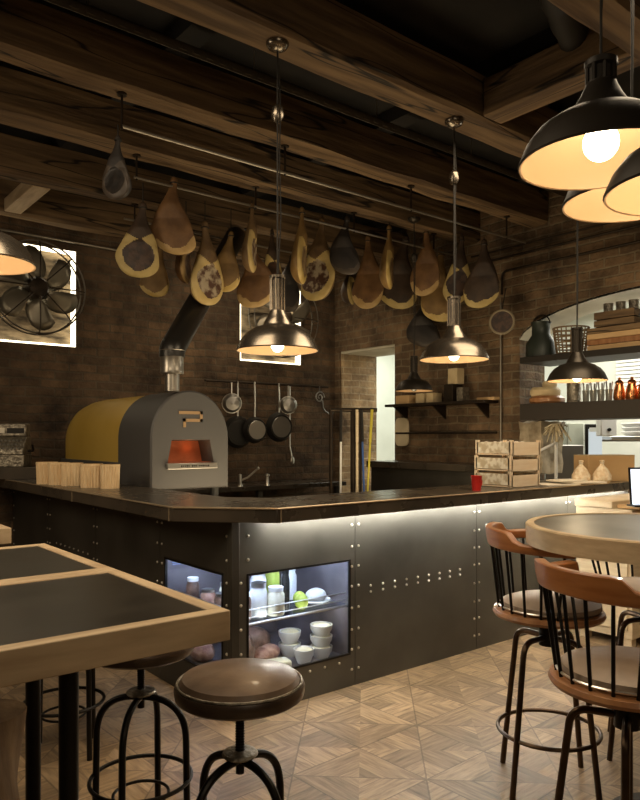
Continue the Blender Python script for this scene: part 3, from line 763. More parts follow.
def sieve(px, pz, r, label):
    x = xat(px)
    t = thing('sieve', label, 'sieve', (x, 6.97, RZ - .02), R(-22))
    zc = -(RZ - .02 - pz)
    Mx = Matrix.Rotation(PI / 2 + .1, 4, 'X')
    MB().lathe([(r, 0), (r * .95, .03), (r * .7, .06), (0, .075), (0, .07), (r * .66, .055), (r * .9, .028), (r * .96, 0)], 24, (0, 0, zc), Mx).build('sieve_bowl', STAIND, t)
    MB().tube([Vector((0, 0, zc)) + Mx @ Vector((r * math.cos(a), r * math.sin(a), 0)) for a in [2 * PI * k / 24 for k in range(24)]], .007, 6, closed=True).build('rim', STAINL, t)
    MB().tube([(0, 0, zc + r), (0, 0, -.01)], .009, 8).build('handle', STAINL, t)
sieve(225, ZY(404, 8.3), .11, 'steel mesh sieve hanging leftmost on the wall rail')
pan(251, ZY(430, 8.4), .155, .06, .3, 'frying pan with pale base hanging in the middle of the rail', STAINL, PAND, R(-6), py=7.04)
pan(240, ZY(432, 8.4), .19, .05, .25, 'black frying pan tucked behind the pale based pan', PAND, PAND, R(-6), py=7.17)
pan(278, ZY(427, 8.7), .18, .06, .2, 'grey frying pan hanging right of the pale based pan', STAIND, PAND, R(-6))
sieve(281, ZY(405, 8.6), .105, 'steel mesh sieve hanging over the grey frying pan')
x = xat(291)
t = thing('long_spoon', 'long steel spoon handle hanging straight down the wall rail', 'spoon', (x, 7.15, RZ - .02))
MB().tube([(0, 0, 0), (0, 0, -.75), (.02, -.02, -.88)], .011, 8).build('handle', STAINL, t); MB().ball((.03, -.02, -.93), .03, .012, .05).build('spoon_bowl', STAINL, t)
x = xat(321)
t = thing('iron_scroll_hook', 'scrolled wrought iron hook at the end of the pan rail', 'hook', (x, 7.15, RZ - .08))
MB().tube([(.08 * (1 - k / 26) * math.cos(k * .5), 0, -.06 + .08 * (1 - k / 26) * math.sin(k * .5)) for k in range(22)], .009, 8).build('scroll', STAIND, t)
MB().tube(fillet([(.05, 0, -.1), (.06, 0, -.22), (.18, -.03, -.30), (.2, -.03, -.24)], .05), .009, 8).build('hook', STAIND, t)
MB().tube([(0, 0, .08), (0, 0, .0)], .007, 6).build('link', STAIND, t)

# ------------------------------------------------------------------ wall fans
def fan(cx, cz, rr, rot, label):
    t = thing('wall_fan', label, 'fan', (cx, 7.06, cz))
    Mx = Matrix.Rotation(PI / 2, 4, 'X')
    MB().lathe([(0, -.16), (.09, -.16), (.105, -.1), (.105, .03), (.085, .06), (.05, .07), (0, .072)], 24, (0, 0, 0), Mx).build('hub', IRON, t)
    for k in range(6):
        a = rot + k * PI / 3
        g = []
        for s in (0, .25, .5, .75, 1.):
            rad = .09 + s * (rr * .93 - .09); wd = .035 + .092 * math.sin(min(1, s * 1.15) * PI * .60)
            row = []
            for u in (-1, -.5, 0, .5, 1):
                ang = a + .35 * s + (u * wd) / max(rad, .12) * (1. if s > .2 else .7)
                rr2 = rad - (abs(u) ** 2) * .05 * s
                row.append(Vector((rr2 * math.cos(ang), -u * .045 * (1 - .3 * s), rr2 * math.sin(ang))))
            g.append(row)
        b = MB(); vs = [[b.bm.verts.new(p) for p in r_] for r_ in g]
        for i in range(4):
            for j in range(4): b.bm.faces.new([vs[i][j], vs[i][j + 1], vs[i + 1][j + 1], vs[i + 1][j]])
        o = b.build('blade', FANBL, t, smooth=60)
        sm_ = o.modifiers.new('solid', 'SOLIDIFY'); sm_.thickness = .004
    c = MB()
    for R_, y in ((rr, -.07), (rr, .05)): c.tube([(R_ * math.cos(a), y, R_ * math.sin(a)) for a in [2 * PI * k / 48 for k in range(48)]], .008, 6, closed=True)
    c.build('cage_ring', FANC, t)
    g = MB()
    for k in range(8):
        a = k * PI / 4 + .0
        g.tube([(.09 * math.cos(a), -.10, .09 * math.sin(a)), (rr * .8 * math.cos(a), -.11, rr * .8 * math.sin(a)), (rr * math.cos(a), -.07, rr * math.sin(a)), (rr * math.cos(a), .05, rr * math.sin(a))], .0065, 6)
    g.build('guard_spoke', IRON, t)
    MB().box(-.04, .04, .06, YW - 7.06 + .15, -.04, .04).build('mount', IRON, t)
fc = W(37, onY(37, 7.06), 0)
fan(fc.x, ZY(288, onY(37, 7.06)), .445, .35, 'large caged wall fan before the bright niche at far left')
fc = W(284, onY(284, 7.06), 0)
fan(fc.x, ZY(318, onY(284, 7.06)), .48, .1, 'caged wall fan half hidden behind a lamp and hams')

# ------------------------------------------------------------------ hams
def ham(px, yt, yb, wpx, y, face, tone, label, rail_z, meatdark=None):
    t = onY(px, y); p = W(px, t, 0)
    L = (yb - yt) * t / F; Wd = wpx * t / F * .5
    zt = ZY(yt, t)
    face_rz = {'cut': -38.8, 'rind': -50, 'edge': 42, 'edgel': -120, 'half': -78, 'halfr': 4}[face] - (px - 320) * .05
    root = thing('cured_ham', label, 'ham', (p.x, p.y, zt), R(face_rz), 'cured hams hanging under the beams')
    mr, mm, mf = HAM[tone]
    K, T = 72, 88
    rs = random.Random(int(px * 7 + yt))
    bend = rs.uniform(-.35, .35) * Wd
    tw = rs.uniform(.82, 1.05); lean = rs.uniform(-.10, .10)
    flat = face in ('cut', 'rind', 'half', 'halfr')
    dep = Wd * (.62 if flat else .95)
    wid = Wd if flat else max(Wd * 1.6, L * .22)
    if face == 'rind': mm = mr
    ew, ec, eh = (1.12, .60, .31) if face == 'rind' else (.80, .69, .22)
    def prof(s):
        q = min(1, s / .72); q = q * q * (3 - 2 * q)
        w_ = .15 + .10 * min(1, s * 3) + .75 * q ** 1.15
        return w_ * math.sqrt(max(0, 1 - max(0, (s - .72) / .28) ** 2.3))
    grid = []
    for i in range(K + 1):
        s = i / K; w_ = prof(s)
        cx = bend * math.sin(s * PI) + lean * L * s
        row = []
        for k in range(T):
            a = 2 * PI * k / T
            cs, sn = math.cos(a), math.sin(a)
            fl = dep * w_ * (1. if sn > 0 else (.9 - .55 * min(1, max(0, (s - .3) / .2))))
            nz = 1 + (.04 * math.sin(3 * a + s * 9 + px) + .025 * math.sin(7 * a - s * 15 + yt)) * w_
            inn = (cs / ew) ** 2 + ((s - ec) / eh) ** 2
            dent = .012 * max(0, 1 - inn) ** .5 if sn < 0 and face != 'rind' else 0
            row.append(Vector((cs * wid * w_ * nz * (tw if cs > 0 else 1) + cx, sn * fl * nz + dent, -L * (.06 + .94 * s))))
        grid.append(row)
    parts = {'rind': MB(), 'fat_edge': MB(), 'cut_face': MB()}
    vmap = {k: {} for k in parts}
    def V_(kind, i, k):
        d = vmap[kind]; key = (i, k % T)
        if key not in d: d[key] = parts[kind].bm.verts.new(grid[i][k % T])
        return d[key]
    for i in range(K):
        s = (i + .5) / K
        for k in range(T):
            a = 2 * PI * (k + .5) / T; sn, cs = math.sin(a), math.cos(a)
            kind = 'rind'
            if sn < .12:
                inn = (cs / ew) ** 2 + ((s - ec) / eh) ** 2 + .10 * math.sin(4 * a + px) + .06 * math.sin(23 * s + 9 * a)
                if inn < 1 and sn < 0: kind = 'cut_face'
                elif s > .47 - .1 * abs(cs) + (.26 if face == 'rind' else 0): kind = 'fat_edge'
            parts[kind].bm.faces.new([V_(kind, i, k), V_(kind, i, k + 1), V_(kind, i + 1, k + 1), V_(kind, i + 1, k)])
    for kd, b in parts.items():
        b.build(kd, {'rind': mr, 'fat_edge': mf, 'cut_face': mm}[kd], root, smooth=70)
    kb = MB(); kb.ball((0, 0, -L * .04), wid * .17, wid * .14, L * .055, 14, 8); kb.build('shank_end', mr, root)
    zr = rail_z - zt
    cd = MB(); cd.tube([(0, 0, -L * .06), (0, 0, max(zr, .03))], .004, 6)
    cd.tube([(wid * .17 * math.cos(a), wid * .16 * math.sin(a), -L * .07) for a in [2 * PI * k / 14 for k in range(14)]], .005, 6, closed=True)
    cd.build('cord', CORD, root)
    return root
yB = RB[0]; yC = RC[0]
H = [
 (118, 136, 199, 36, RA[0], 'half', 'black', 'small black ham hanging alone at the far left end of the rails', RA[1]),
 (143, 203, 278, 44, 5.03, 'cut', 'dark', 'ham with dark cut face and yellow fat edge, left end of the row', RB[1]),
 (174, 178, 255, 44, yB, 'rind', 'brown', 'smooth brown whole ham hanging high above the oven flue', RB[1]),
 (162, 243, 297, 32, 5.4, 'rind', 'gold', 'low golden ham end showing behind the two leftmost hams', RC[1]),
 (186, 226, 283, 22, 5.25, 'edge', 'brown', 'narrow ham glimpsed low behind the smooth brown ham', RC[1]),
 (205, 222, 305, 42, 5.10, 'halfr', 'marble', 'marbled ham with pale fat hanging beside the flue top', RB[1]),
 (231, 232, 292, 32, 5.12, 'rind', 'gold', 'golden brown ham hanging left of the tall narrow cut ham', RB[1]),
 (252, 204, 272, 22, yB, 'edge', 'marble', 'tall narrow ham with bright yellow fat stripe left of the lamp cord', RB[1]),
 (249, 240, 308, 38, 5.28, 'rind', 'brown', 'round-bottomed ham hanging low left of the lamp neck', RC[1]),
 (272, 230, 292, 24, 5.6, 'halfr', 'dark', 'dark ham right behind the lamp cord above the second fan', RC[1]),
 (292, 255, 312, 30, yC, 'rind', 'black', 'black ham hanging low right of the lamp neck', RC[1]),
 (302, 208, 284, 24, yB, 'edge', 'gold', 'slim ham with yellow fat stripe hanging from the middle rail', RB[1]),
 (322, 218, 300, 42, 5.5, 'half', 'marble', 'wide brown ham with marbled cut bottom near the wall corner', RC[1]),
 (347, 217, 275, 32, yB, 'rind', 'black', 'rounded black ham hanging above the doorway corner', RB[1]),
 (352, 262, 305, 22, yC, 'edge', 'dark', 'small dark ham hanging low just over the doorway', RC[1]),
 (368, 236, 309, 32, 5.55, 'rind', 'brown', 'broad amber ham with rounded end over the doorway', RC[1]),
 (389, 226, 288, 22, yB, 'edge', 'gold', 'narrow ham with orange fat stripe right of the amber ham', RB[1]),
 (406, 236, 309, 40, 5.35, 'rind', 'dark', 'dark brown ham with pale fat bottom right of the doorway', RB[1]),
 (426, 228, 296, 30, yB, 'rind', 'brown', 'brown ham with yellow bottom hanging left of the second lamp', RB[1]),
 (441, 250, 322, 38, 5.05, 'rind', 'gold', 'large golden ham hanging low behind the second lamp neck', RB[1]),
 (462, 236, 304, 28, 4.75, 'cut', 'dark', 'ham with dark round cut end just above the second lamp', RB[1]),
 (484, 240, 308, 38, 4.38, 'rind', 'dark', 'dark ham with yellow bottom at the right end of the row', RB[1]),
 (425, 300, 348, 34, 5.42, 'rind', 'black', 'black ham hanging lowest, left of the second lamp shade', RB[1]),
]
for h in H: ham(*h)
# round cut ham end on the wall
t_ = 7.05; p = W(502, t_, ZY(322, t_))
t = thing('ham_end', 'round cut ham end hung on the brick wall beside the arch', 'ham', p, R(-60))
MB().lathe([(0, .12), (.08, .11), (.12, .06), (.13, 0), (.125, 0)], 24, (0, 0, 0), Matrix.Rotation(PI / 2, 4, 'X') @ Matrix.Rotation(PI, 4, 'X')).build('rind', HAM['dark'][0], t)
MB().lathe([(0, .001), (.105, .001), (.108, -.008), (0, -.008)], 24, (0, 0, 0), Matrix.Rotation(-PI / 2, 4, 'X')).build('cut_face', HAM['dark'][1], t)
MB().tube([(.116 * math.cos(a), 0, .116 * math.sin(a)) for a in [2 * PI * k / 28 for k in range(28)]], .014, 8, closed=True).build('fat_edge', mat('pale_fat', (.26, .21, .13), .5), t)
MB().tube([(0, 0, .12), (.03, .07, .35)], .005, 6).build('cord', CORD, t)

# ------------------------------------------------------------------ pendant lamps
def lamp(p, ztop, D, label, body=LAMPM, on=True, watts=14., globe=False):
    # p: centre of the rim
    t = thing('pendant_lamp', label, 'lamp', p, 0, 'dome pendant lamps')
    k = D / .43; zr = ztop - p[2]
    dome = [(.215, 0), (.218, .006), (.212, .02), (.197, .055), (.168, .092), (.125, .120), (.08, .135), (.076, .142), (.074, .15), (.058, .175), (.043, .205), (.039, .215), (.034, .215)]
    inn = [(.030, .20), (.052, .168), (.068, .146), (.075, .130), (.12, .113), (.163, .086), (.191, .052), (.207, .018), (.210, .002)]
    pr = [(r * k, z * k) for r, z in dome]; pi_ = [(r * k, z * k) for r, z in inn]
    sh = MB().lathe(pr + [pi_[0]], 40)
    # open the bottom: caps removed
    bm = sh.bm
    bmesh.ops.delete(bm, geom=[f for f in bm.faces if len(f.verts) == 40], context='FACES')
    so = sh.build('shade', body, t, smooth=30)
    iv = MB().lathe([pr[0]] + pi_[::-1], 40); bm = iv.bm
    bmesh.ops.delete(bm, geom=[f for f in bm.faces if len(f.verts) == 40], context='FACES')
    iv.build('shade_lining', LAMPIN, so, smooth=40)
    nh = .255 if globe else .38
    nk = MB(); nk.lathe([(0, .20 * k), (.040 * k, .20 * k), (.040 * k, .215 * k), (.033 * k, .22 * k), (.033 * k, nh * k), (.043 * k, nh * k + .005 * k), (.043 * k, nh * k + .02 * k), (.012, nh * k + .025 * k), (0, nh * k + .025 * k)], 20)
    for i in range(8):
        a = 2 * PI * i / 8; nk.cyl((.036 * k * math.cos(a), .036 * k * math.sin(a), .215 * k), (.036 * k * math.cos(a), .036 * k * math.sin(a), nh * k + .005 * k), .006 * k, seg=6)
    nk.build('neck', body, t)
    c = MB(); c.tube([(0, 0, nh * k + .02 * k), (0, 0, zr)], .005, 6)
    c.tube([(.005, 0, .42 * k), (.028, .008, .42 * k + (zr - .42 * k) * .25), (.012, .0, .42 * k + (zr - .42 * k) * .5), (.02, 0, .42 * k + (zr - .42 * k) * .72), (0, 0, zr - .02)], .0035, 6)
    c.build('cord', CORD, t)
    MB().lathe([(0, zr), (.062, zr), (.062, zr - .012), (.05, zr - .03), (.02, zr - .045), (0, zr - .045)], 20).build('canopy', body, t)
    if zr - .4 * k > 1.0 and not globe:
        MB().lathe([(0, 0), (.02, .0), (.035, .03), (.03, .07), (.01, .09), (0, .09)], 14, (0, 0, zr - .42)).build('pulley', body, t)
    br = .047 * k if globe else .034
    bz = .055 * k if globe else .03
    bo = MB(); bo.ball((0, 0, bz), br, br, br * 1.05, 20, 12); bo.cyl((0, 0, bz + br * .8), (0, 0, .15 * k), br * .45, seg=14)
    bo.build('bulb', BULB if on else GLASST, t)
    if on:
        ld = bpy.data.lights.new('lamp_light', 'POINT'); ld.energy = watts; ld.color = (1., .76, .46); ld.shadow_soft_size = .05
        lo = bpy.data.objects.new('lamp_light', ld); COL.objects.link(lo); lo.parent = t; lo.location = (0, 0, bz - br - .03)
    return t
lp = W(277.5, 3.77, ZY(351, 3.77)); lamp(lp, 3.6, .43, 'polished dome pendant lamp over the bar corner, before the second fan', watts=1.6)
lp = W(454, 4.70, ZY(360, 4.70)); lamp(lp, 3.6, .45, 'polished dome pendant lamp over the bar, right of the doorway', watts=1.6)
lp = W(577, 5.45, ZY(381, 5.45)); lp.y -= 0; lamp(lp, 3.6, .44, 'dark dome pendant lamp before the shelf of glassware', body=LAMPD, watts=2.6)
lp = W(414, 6.8, ZY(391, 6.8)); lamp(lp, 3.6, .36, 'small unlit dome pendant by the doorway shelf', body=LAMPD, on=False)
lp = W(-17, 3.3, ZY(264, 3.3)); lamp(lp, 3.99, .46, 'dome pendant lamp cut off by the left edge before the fan', watts=1.4)
lp = W(601, 2.5, ZY(163, 2.5)); lamp(lp, 3.99, .56, 'big dark lamp with glowing globe bulb, topmost of the lamp cluster', body=LAMPB, globe=True, watts=1.7)
lp = W(632, 3.0, ZY(203, 3.0)); lamp(lp, 3.99, .56, 'big dome lamp hanging lowest and farthest in the lamp cluster', body=LAMPB, globe=True, watts=1.7)
lp = W(694, 1.9, ZY(191, 1.9)); lamp(lp, 3.99, .45, 'big dome lamp at the right edge, overlapping the lowest cluster lamp', body=LAMPB, globe=True, watts=1.7)

# ------------------------------------------------------------------ oven tool rack by the doorway
t = thing('tool_rack', 'black iron rack of long oven tools beside the doorway', 'rack')
z_ = ZY(410, 7.35); a = W(331, 7.35, z_); b = W(377, 7.35, z_)
MB().tube([a, b], .022, 8).build('top_bar', IRON, t)
for px, r in ((331, .018), (353, .028), (360.5, .016)):
    q = W(px, 7.35, 0); MB().cyl((q.x, q.y, 0), (q.x, q.y, z_), r, seg=10).build('post', IRON, t)
q0 = W(331, 7.35, .35); q1 = W(361, 7.35, .35); MB().tube([q0, q1], .016, 8).build('lower_bar', IRON, t)
def tool(px, pxb, m, m2, label, hz=None):
    q = W(px, 7.25, z_ - .0); q2 = W(pxb, 7.2, .75)
    t = thing('oven_tool', label, 'oven tool', (0, 0, 0), 0, 'long oven tools on the iron rack')
    mid = q.lerp(q2, .32)
    MB().tube([q, mid], .015, 8).build('grip', m2, t); MB().tube([mid, q2], .011, 8).build('shaft', m, t)
    MB().box(q2.x - .09, q2.x + .09, q2.y - .006, q2.y + .006, q2.z - .26, q2.z + .01).build('blade', STAIND, t)
tool(341, 340.5, WHITEP, PAND, 'white shafted oven tool with black grip on the rack')
tool(357, 357, PALEW, PALEW, 'pale wooden shafted oven tool in the middle of the rack')
tool(361.5, 364.5, BLUE, PAND, 'blue handled oven brush leaning on the iron rack')
tool(372, 366.5, YELLOW, YELLOW, 'yellow handled oven tool rightmost on the iron rack')

# ------------------------------------------------------------------ shelf on the right wall
t = thing('wall_shelf', 'narrow dark shelf on the brick wall between doorway and arch', 'shelf')
MB().box(5.88, XW - .002, 4.62, 6.08, 1.855, 1.885).build('board', IRON, t, .003)
for y in (4.75, 5.35, 5.95): MB().prism([(5.9, 1.855), (XW, 1.855), (XW, 1.70)], -.01, .01, Matrix.Translation((0, y, 0)) @ Matrix.Rotation(PI / 2, 4, 'X')).build('bracket', IRON, t)
def shelfbox(px, w_, d_, h_, m, label, name, cat, z=1.885):
    x = 6.0; tt = onX(px, x); y = W(px, tt, 0).y
    o = MB().box(-d_ / 2, d_ / 2, -w_ / 2, w_ / 2, 0, h_).build(name, m, None, .004); o.location = (x, y, z); return tag(o, label, cat)
shelfbox(407, .22, .16, .10, CARD, 'small tan box at the left end of the brick wall shelf', 'carton', 'box')
shelfbox(424, .12, .15, .11, TILE, 'pale square box, left of a touching pair on the wall shelf', 'carton', 'box')
shelfbox(434, .10, .15, .11, TILE, 'pale square box, right of a touching pair on the wall shelf', 'carton', 'box')
o = shelfbox(453, .13, .16, .19, IRON, 'dark canister box under the tan jar on the wall shelf', 'canister', 'canister')
o = shelfbox(456, .13, .12, .17, TILE, 'tan jar standing on the dark canister of the wall shelf', 'storage_jar', 'jar', 1.885 + .191)
shelfbox(463, .08, .12, .15, CASHM, 'small grey tin beside the dark canister', 'tin', 'tin')
shelfbox(488, .22, .10, .03, CARD, 'flat brown packet at the right end of the wall shelf', 'packet', 'packet')
# cutting board on the wall
x = XW - .03; tt = onX(402, x); q = W(402, tt, ZY(432, tt))
t = thing('cutting_board', 'pale rounded cutting board hanging under the wall shelf', 'cutting board', (x, q.y, q.z))
pl = [(.11 * (abs(math.cos(a)) ** .5) * math.copysign(1, math.cos(a)), .17 * (abs(math.sin(a)) ** .5) * math.copysign(1, math.sin(a))) for a in [2 * PI * k / 28 for k in range(28)]]
MB().prism(pl, -.012, .012, Matrix(((0, 0, 1, 0), (1, 0, 0, 0), (0, 1, 0, 0), (0, 0, 0, 1)))).build('board', mat('board_wood', (.60, .50, .32), .6, base2=(.68, .58, .4), nscale=5), t, .003)
MB().tube([(0, 0, .17), (.0, .0, .30)], .004, 6).build('cord', CORD, t)
# dark sideboard along right wall
t = thing('side_counter', 'long dark steel counter against the right brick wall', 'counter')
MB().box(5.62, XW - .003, 4.42, 6.12, 1.15, 1.22).build('counter_top', SLAB, t, .004)
MB().box(5.66, XW - .003, 4.46, 6.08, .1, 1.15).build('body', STEELB, t, .004)
MB().box(5.72, XW - .003, 4.5, 6.04, 0, .1).build('plinth', BLACKM, t)
o = MB().tube([(6.09, 4.62, ZY(457, 7.6) + .26), (6.09, 6.1, ZY(457, 7.6) + .26)], .012, 8).build('wall_cable', IRON); tag(o, 'dark cable pipe low on the brick wall above the side counter', 'pipe')

# ------------------------------------------------------------------ arch shelves and their goods
XS = 5.98
t = thing('arch_shelf', 'thick dark lower shelf spanning the arched opening', 'shelf')
MB().box(5.92, 6.42, 1.6, 4.21, 1.665, 1.825).build('board', mat('shelf_dark', (.04, .032, .025), .5, .2), t, .004)
t = thing('arch_shelf', 'thin dark upper shelf spanning the arched opening', 'shelf')
ZU = 2.285
MB().box(5.92, 6.42, 1.6, 4.21, ZU - .06, ZU).build('board', mat('shelf_dark2', (.03, .025, .02), .5, .3), t, .004)
for y in (1.7, 4.17): MB().cyl((6.2, y, ZU), (6.2, y, 2.66), .008, seg=8).build('hanger_rod', IRON, t)
ZL = 1.825
def SH(px, x=6.1): tt = onX(px, x); q = W(px, tt, 0); return (x, q.y, tt)
# lantern / jug
x, y, tt = SH(541)
t = thing('metal_jug', 'dark green metal churn with bail handle on the upper shelf', 'jug', (x, y, ZU))
MB().lathe([(0, 0), (.15, 0), (.15, .02), (.145, .14), (.09, .22), (.085, .32), (.10, .35), (.095, .35), (.08, .31), (0, .3)], 24).build('churn_body', GREENM, t)
MB().tube([(0, .10 * math.cos(a), .33 + .09 * math.sin(a)) for a in [PI * k / 12 for k in range(13)]], .007, 6).build('bail_handle', IRON, t)
x, y, tt = SH(571)
t = thing('wicker_basket', 'round open-weave wicker basket on the upper shelf', 'basket', (x, y, ZU))
b = MB()
for k in range(22):
    a = 2 * PI * k / 22; b.tube([(.13 * math.cos(a), .13 * math.sin(a), 0), (.165 * math.cos(a), .165 * math.sin(a), .25)], .006, 5)
for z in (.01, .06, .11, .16, .21, .25):
    rr = .13 + .035 * z / .25; b.tube([(rr * math.cos(a), rr * math.sin(a), z) for a in [2 * PI * k / 24 for k in range(24)]], .008, 5, closed=True)
b.build('weave', WICKER, t)
MB().cyl((0, 0, 0), (0, 0, .008), .13, seg=24).build('base', WICKER, t)
# boards stack
for k in range(4):
    x, y, tt = SH(620, 6.15); o = MB().box(-.15, .15, -.36, .24, 0, .05).build('wooden_board', CARD if k else TILE, None, .006); o.location = (x, y, ZU + k * .053)
    o.data.materials[0] = [CARD, SEATW, CARD, BEAM2][k]
    tag(o, ['thick brown board at the bottom of the upper shelf stack', 'reddish brown board second from bottom of the upper shelf stack', 'brown board second from top of the upper shelf stack', 'dark brown board on top of the upper shelf stack'][k], 'board', 'boards on the upper shelf')
x, y, tt = SH(621, 6.15)
t = thing('wooden_crate', 'dark plank crate on the board stack, below three mugs', 'crate', (x, y, ZU + .214))
for z in (.005, .07): 
    MB().box(-.13, .13, -.19, -.175, z, z + .055).build('slat', BEAM2, t); MB().box(-.13, .13, .175, .19, z, z + .055).build('slat', BEAM2, t)
    MB().box(-.13, -.115, -.175, .175, z, z + .055).build('slat', BEAM2, t); MB().box(.115, .13, -.175, .175, z, z + .055).build('slat', BEAM2, t)
MB().box(-.13, .13, -.19, .19, .125, .135).build('lid', BEAM2, t)
for k, dy in enumerate((.12, 0, -.12)):
    t = thing('mug', ['enamel mug on the plank crate, leftmost of three', 'enamel mug on the plank crate, middle of three', 'enamel mug on the plank crate, rightmost of three'][k], 'mug', (x, y + dy, ZU + .35), R(200), 'mugs on the plank crate')
    MB().lathe([(0, 0), (.042, 0), (.045, .09), (.041, .09), (.038, .006), (0, .006)], 16).build('mug_body', CASHM, t)
    MB().tube([(.04 + .035 * math.sin(a), 0, .045 + .032 * math.cos(a)) for a in [PI * q / 8 for q in range(9)]], .006, 6).build('handle', CASHM, t)
# lower shelf: cheese wheels, canister, glasses, copper pots
x, y, tt = SH(547)
for k, (r, h, z, dx) in enumerate(((.17, .075, 0, 0), (.145, .085, .075, .02), (.07, .06, .16, -.03))):
    b = MB().lathe([(0, 0), (r * .9, 0), (r, h * .25), (r, h * .7), (r * .85, h), (0, h)], 28).build('round_cheese', [SEATW, TILE, TILE][k]); b.location = (x, y + dx, ZL + z)
    tag(b, ['wide brown cheese wheel at the bottom of the lower shelf pile', 'pale cheese wheel in the middle of the lower shelf pile', 'small pale cheese on top of the lower shelf pile'][k], 'cheese', 'cheeses on the lower shelf')
x, y, tt = SH(574)
t = thing('metal_canister', 'tall engraved metal canister with domed lid on the lower shelf', 'canister', (x, y, ZL))
MB().lathe([(0, 0), (.065, 0), (.065, .17), (0, .17)], 20).build('canister_body', CASHM, t); MB().lathe([(.067, .165), (.067, .18), (.045, .21), (.012, .225), (0, .225)], 20).build('lid', CASHM, t)
gl = ['slim cutlery glass next to the engraved canister on the shelf', 'slim cutlery glass second right of the engraved canister', 'slim cutlery glass third right of the engraved canister', 'slim cutlery glass fourth right, nearest the copper pots']
for k, px in enumerate((586, 593.5, 601, 609)):
    x, y, tt = SH(px)
    t = thing('cutlery_glass', gl[k], 'glass', (x, y, ZL), 0, 'cutlery glasses on the lower shelf')
    MB().lathe([(0, 0), (.028, 0), (.034, .11), (.030, .11), (.025, .006), (0, .006)], 14).build('glass_body', GLASST, t)
    c = MB()
    for q in range(5):
        a = q * 1.3; c.tube([(.008 * math.cos(a), .008 * math.sin(a), .01), (.03 * math.cos(a), .03 * math.sin(a), .17 + .01 * (q % 3))], .006, 5)
    c.build('cutlery', STAINL, t)
cl = ['copper pot with lid on the lower shelf, leftmost copper one', 'copper pot with lid, second of the copper ones on the lower shelf', 'copper pot cut by the right edge on the lower shelf']
for k, px in enumerate((619.5, 632, 644)):
    x, y, tt = SH(px)
    t = thing('copper_pot', cl[k], 'pot', (x, y, ZL), R(40 * k), 'copper pots on the lower shelf')
    MB().lathe([(0, 0), (.048, 0), (.055, .03), (.05, .10), (.034, .15), (.038, .16), (0, .16)], 20).build('pot_body', COPPER, t)
    MB().lathe([(.04, .16), (.03, .18), (.012, .19), (.014, .21), (0, .215)], 14).build('lid', COPPER, t)
    MB().tube([(.05 + .03 * math.sin(a), 0, .09 + .045 * math.cos(a)) for a in [PI * q / 8 for q in range(9)]], .006, 6).build('handle', COPPER, t)
# stone pier at the foot of the arch
mb = MB(); mb.box(XW - .02, XW + .34, 4.08, 4.35, 1.135, 1.655)
bmesh.ops.subdivide_edges(mb.bm, edges=mb.bm.edges[:], cuts=4, use_grid_fill=True)
for v_ in mb.bm.verts: v_.co += Vector([random.uniform(-.012, .012) for _ in range(3)])
struct('trim_4', mb, STONE, smooth=0)

# kitchen fittings seen through the arch
def kit(px0, px1, py0, py1, t_, m, name, label, cat, dep=.2, bev=.01):
    a = W(px0, t_, ZY(py1, t_)); b = W(px1, t_, ZY(py0, t_))
    c = (a + b) / 2; w_ = (px1 - px0) / F * t_; h_ = b.z - a.z
    t = thing(name, label, cat, (c.x, c.y, a.z), math.atan2(RT.y, RT.x))
    MB().box(-w_ / 2, w_ / 2, 0, dep, 0, h_).build('case', m, t, bev)
    return t, w_, h_
t, w_, h_ = kit(586, 602, 424, 462, 8.6, BLACKM, 'kitchen_screen', 'black framed screen in the bright kitchen behind the arch', 'screen', .06)
MB().box(-w_ / 2 + .03, w_ / 2 - .0, -.004, .0, .04, h_ - .06).build('screen_face', emat('dimscreen', (.74, .80, .80), .75), t)
MB().cyl((0, .03, -t.location.z), (0, .03, 0), .03, seg=10).build('stand', STAIND, t)
t, w_, h_ = kit(601, 617, 418, 436, 7.9, WHITEP, 'switch_box', 'white wall box with black knob in the kitchen', 'box', .15)
MB().lathe([(0, 0), (.02, 0), (.02, .02), (0, .02)], 12, (.0, 0, h_ * .35), Matrix.Rotation(PI / 2, 4, 'X')).build('knob', BLACKM, t)
MB().box(-.03, .03, .15, .5, .05, .1).build('bracket', WHITEP, t)
t, w_, h_ = kit(612, 660, 436, 440, 8.3, STAINL, 'kitchen_shelf', 'steel kitchen shelf with white dishes behind the arch', 'shelf', .3)
MB().box(-w_ / 2, w_ / 2, .3, 1.3, -.02, 0).build('bracket', STAINL, t)
zsh = t.location.z + h_
for k in range(3):
    q = W(634, 8.45, zsh + k * .05)
    o = MB().lathe([(0, 0), (.09, 0), (.15, .05), (.145, .055), (.085, .008), (0, .008)], 20).build('white_dish', WHITEP); o.location = q
    tag(o, ['white dish at the bottom of the kitchen shelf pile', 'white dish in the middle of the kitchen shelf pile', 'white dish on top of the kitchen shelf pile'][k], 'dish', 'white dishes in the kitchen')
t, w_, h_ = kit(546, 584, 445, 480, 8.0, STAIND, 'kitchen_counter', 'grey steel kitchen counter behind the garlic nets', 'counter', .5)
MB().box(-w_ / 2, w_ / 2, .02, .48, -t.location.z, 0).build('base', STAIND, t)
t, w_, h_ = kit(567, 584, 423, 446, 8.8, mat('grey_green_panel', (.36, .38, .31), .5), 'kitchen_cabinet', 'grey green hanging cabinet in the kitchen, left of the black framed screen', 'cabinet', .25)
MB().box(-.02, .02, .25, .7, h_ * .4, h_ * .6).build('bracket', STAIND, t)
MB().box(-w_ / 2 + .015, w_ / 2 - .015, -.008, 0, .015, h_ - .015).build('door', mat('grey_green_door', (.42, .44, .36), .4), t)
# window blind in kitchen
m = MB(); m_bl = W(636, 9.6, 0)
t = thing('window_blind', 'white slatted blind in the kitchen above the copper pots', 'blind', (9.55, 4.62, 2.05))
b = MB()
for k in range(16): b.box(-.02, .0, -.55, .55, k * .055, k * .055 + .04)
b.build('slats', WHITEP, t)
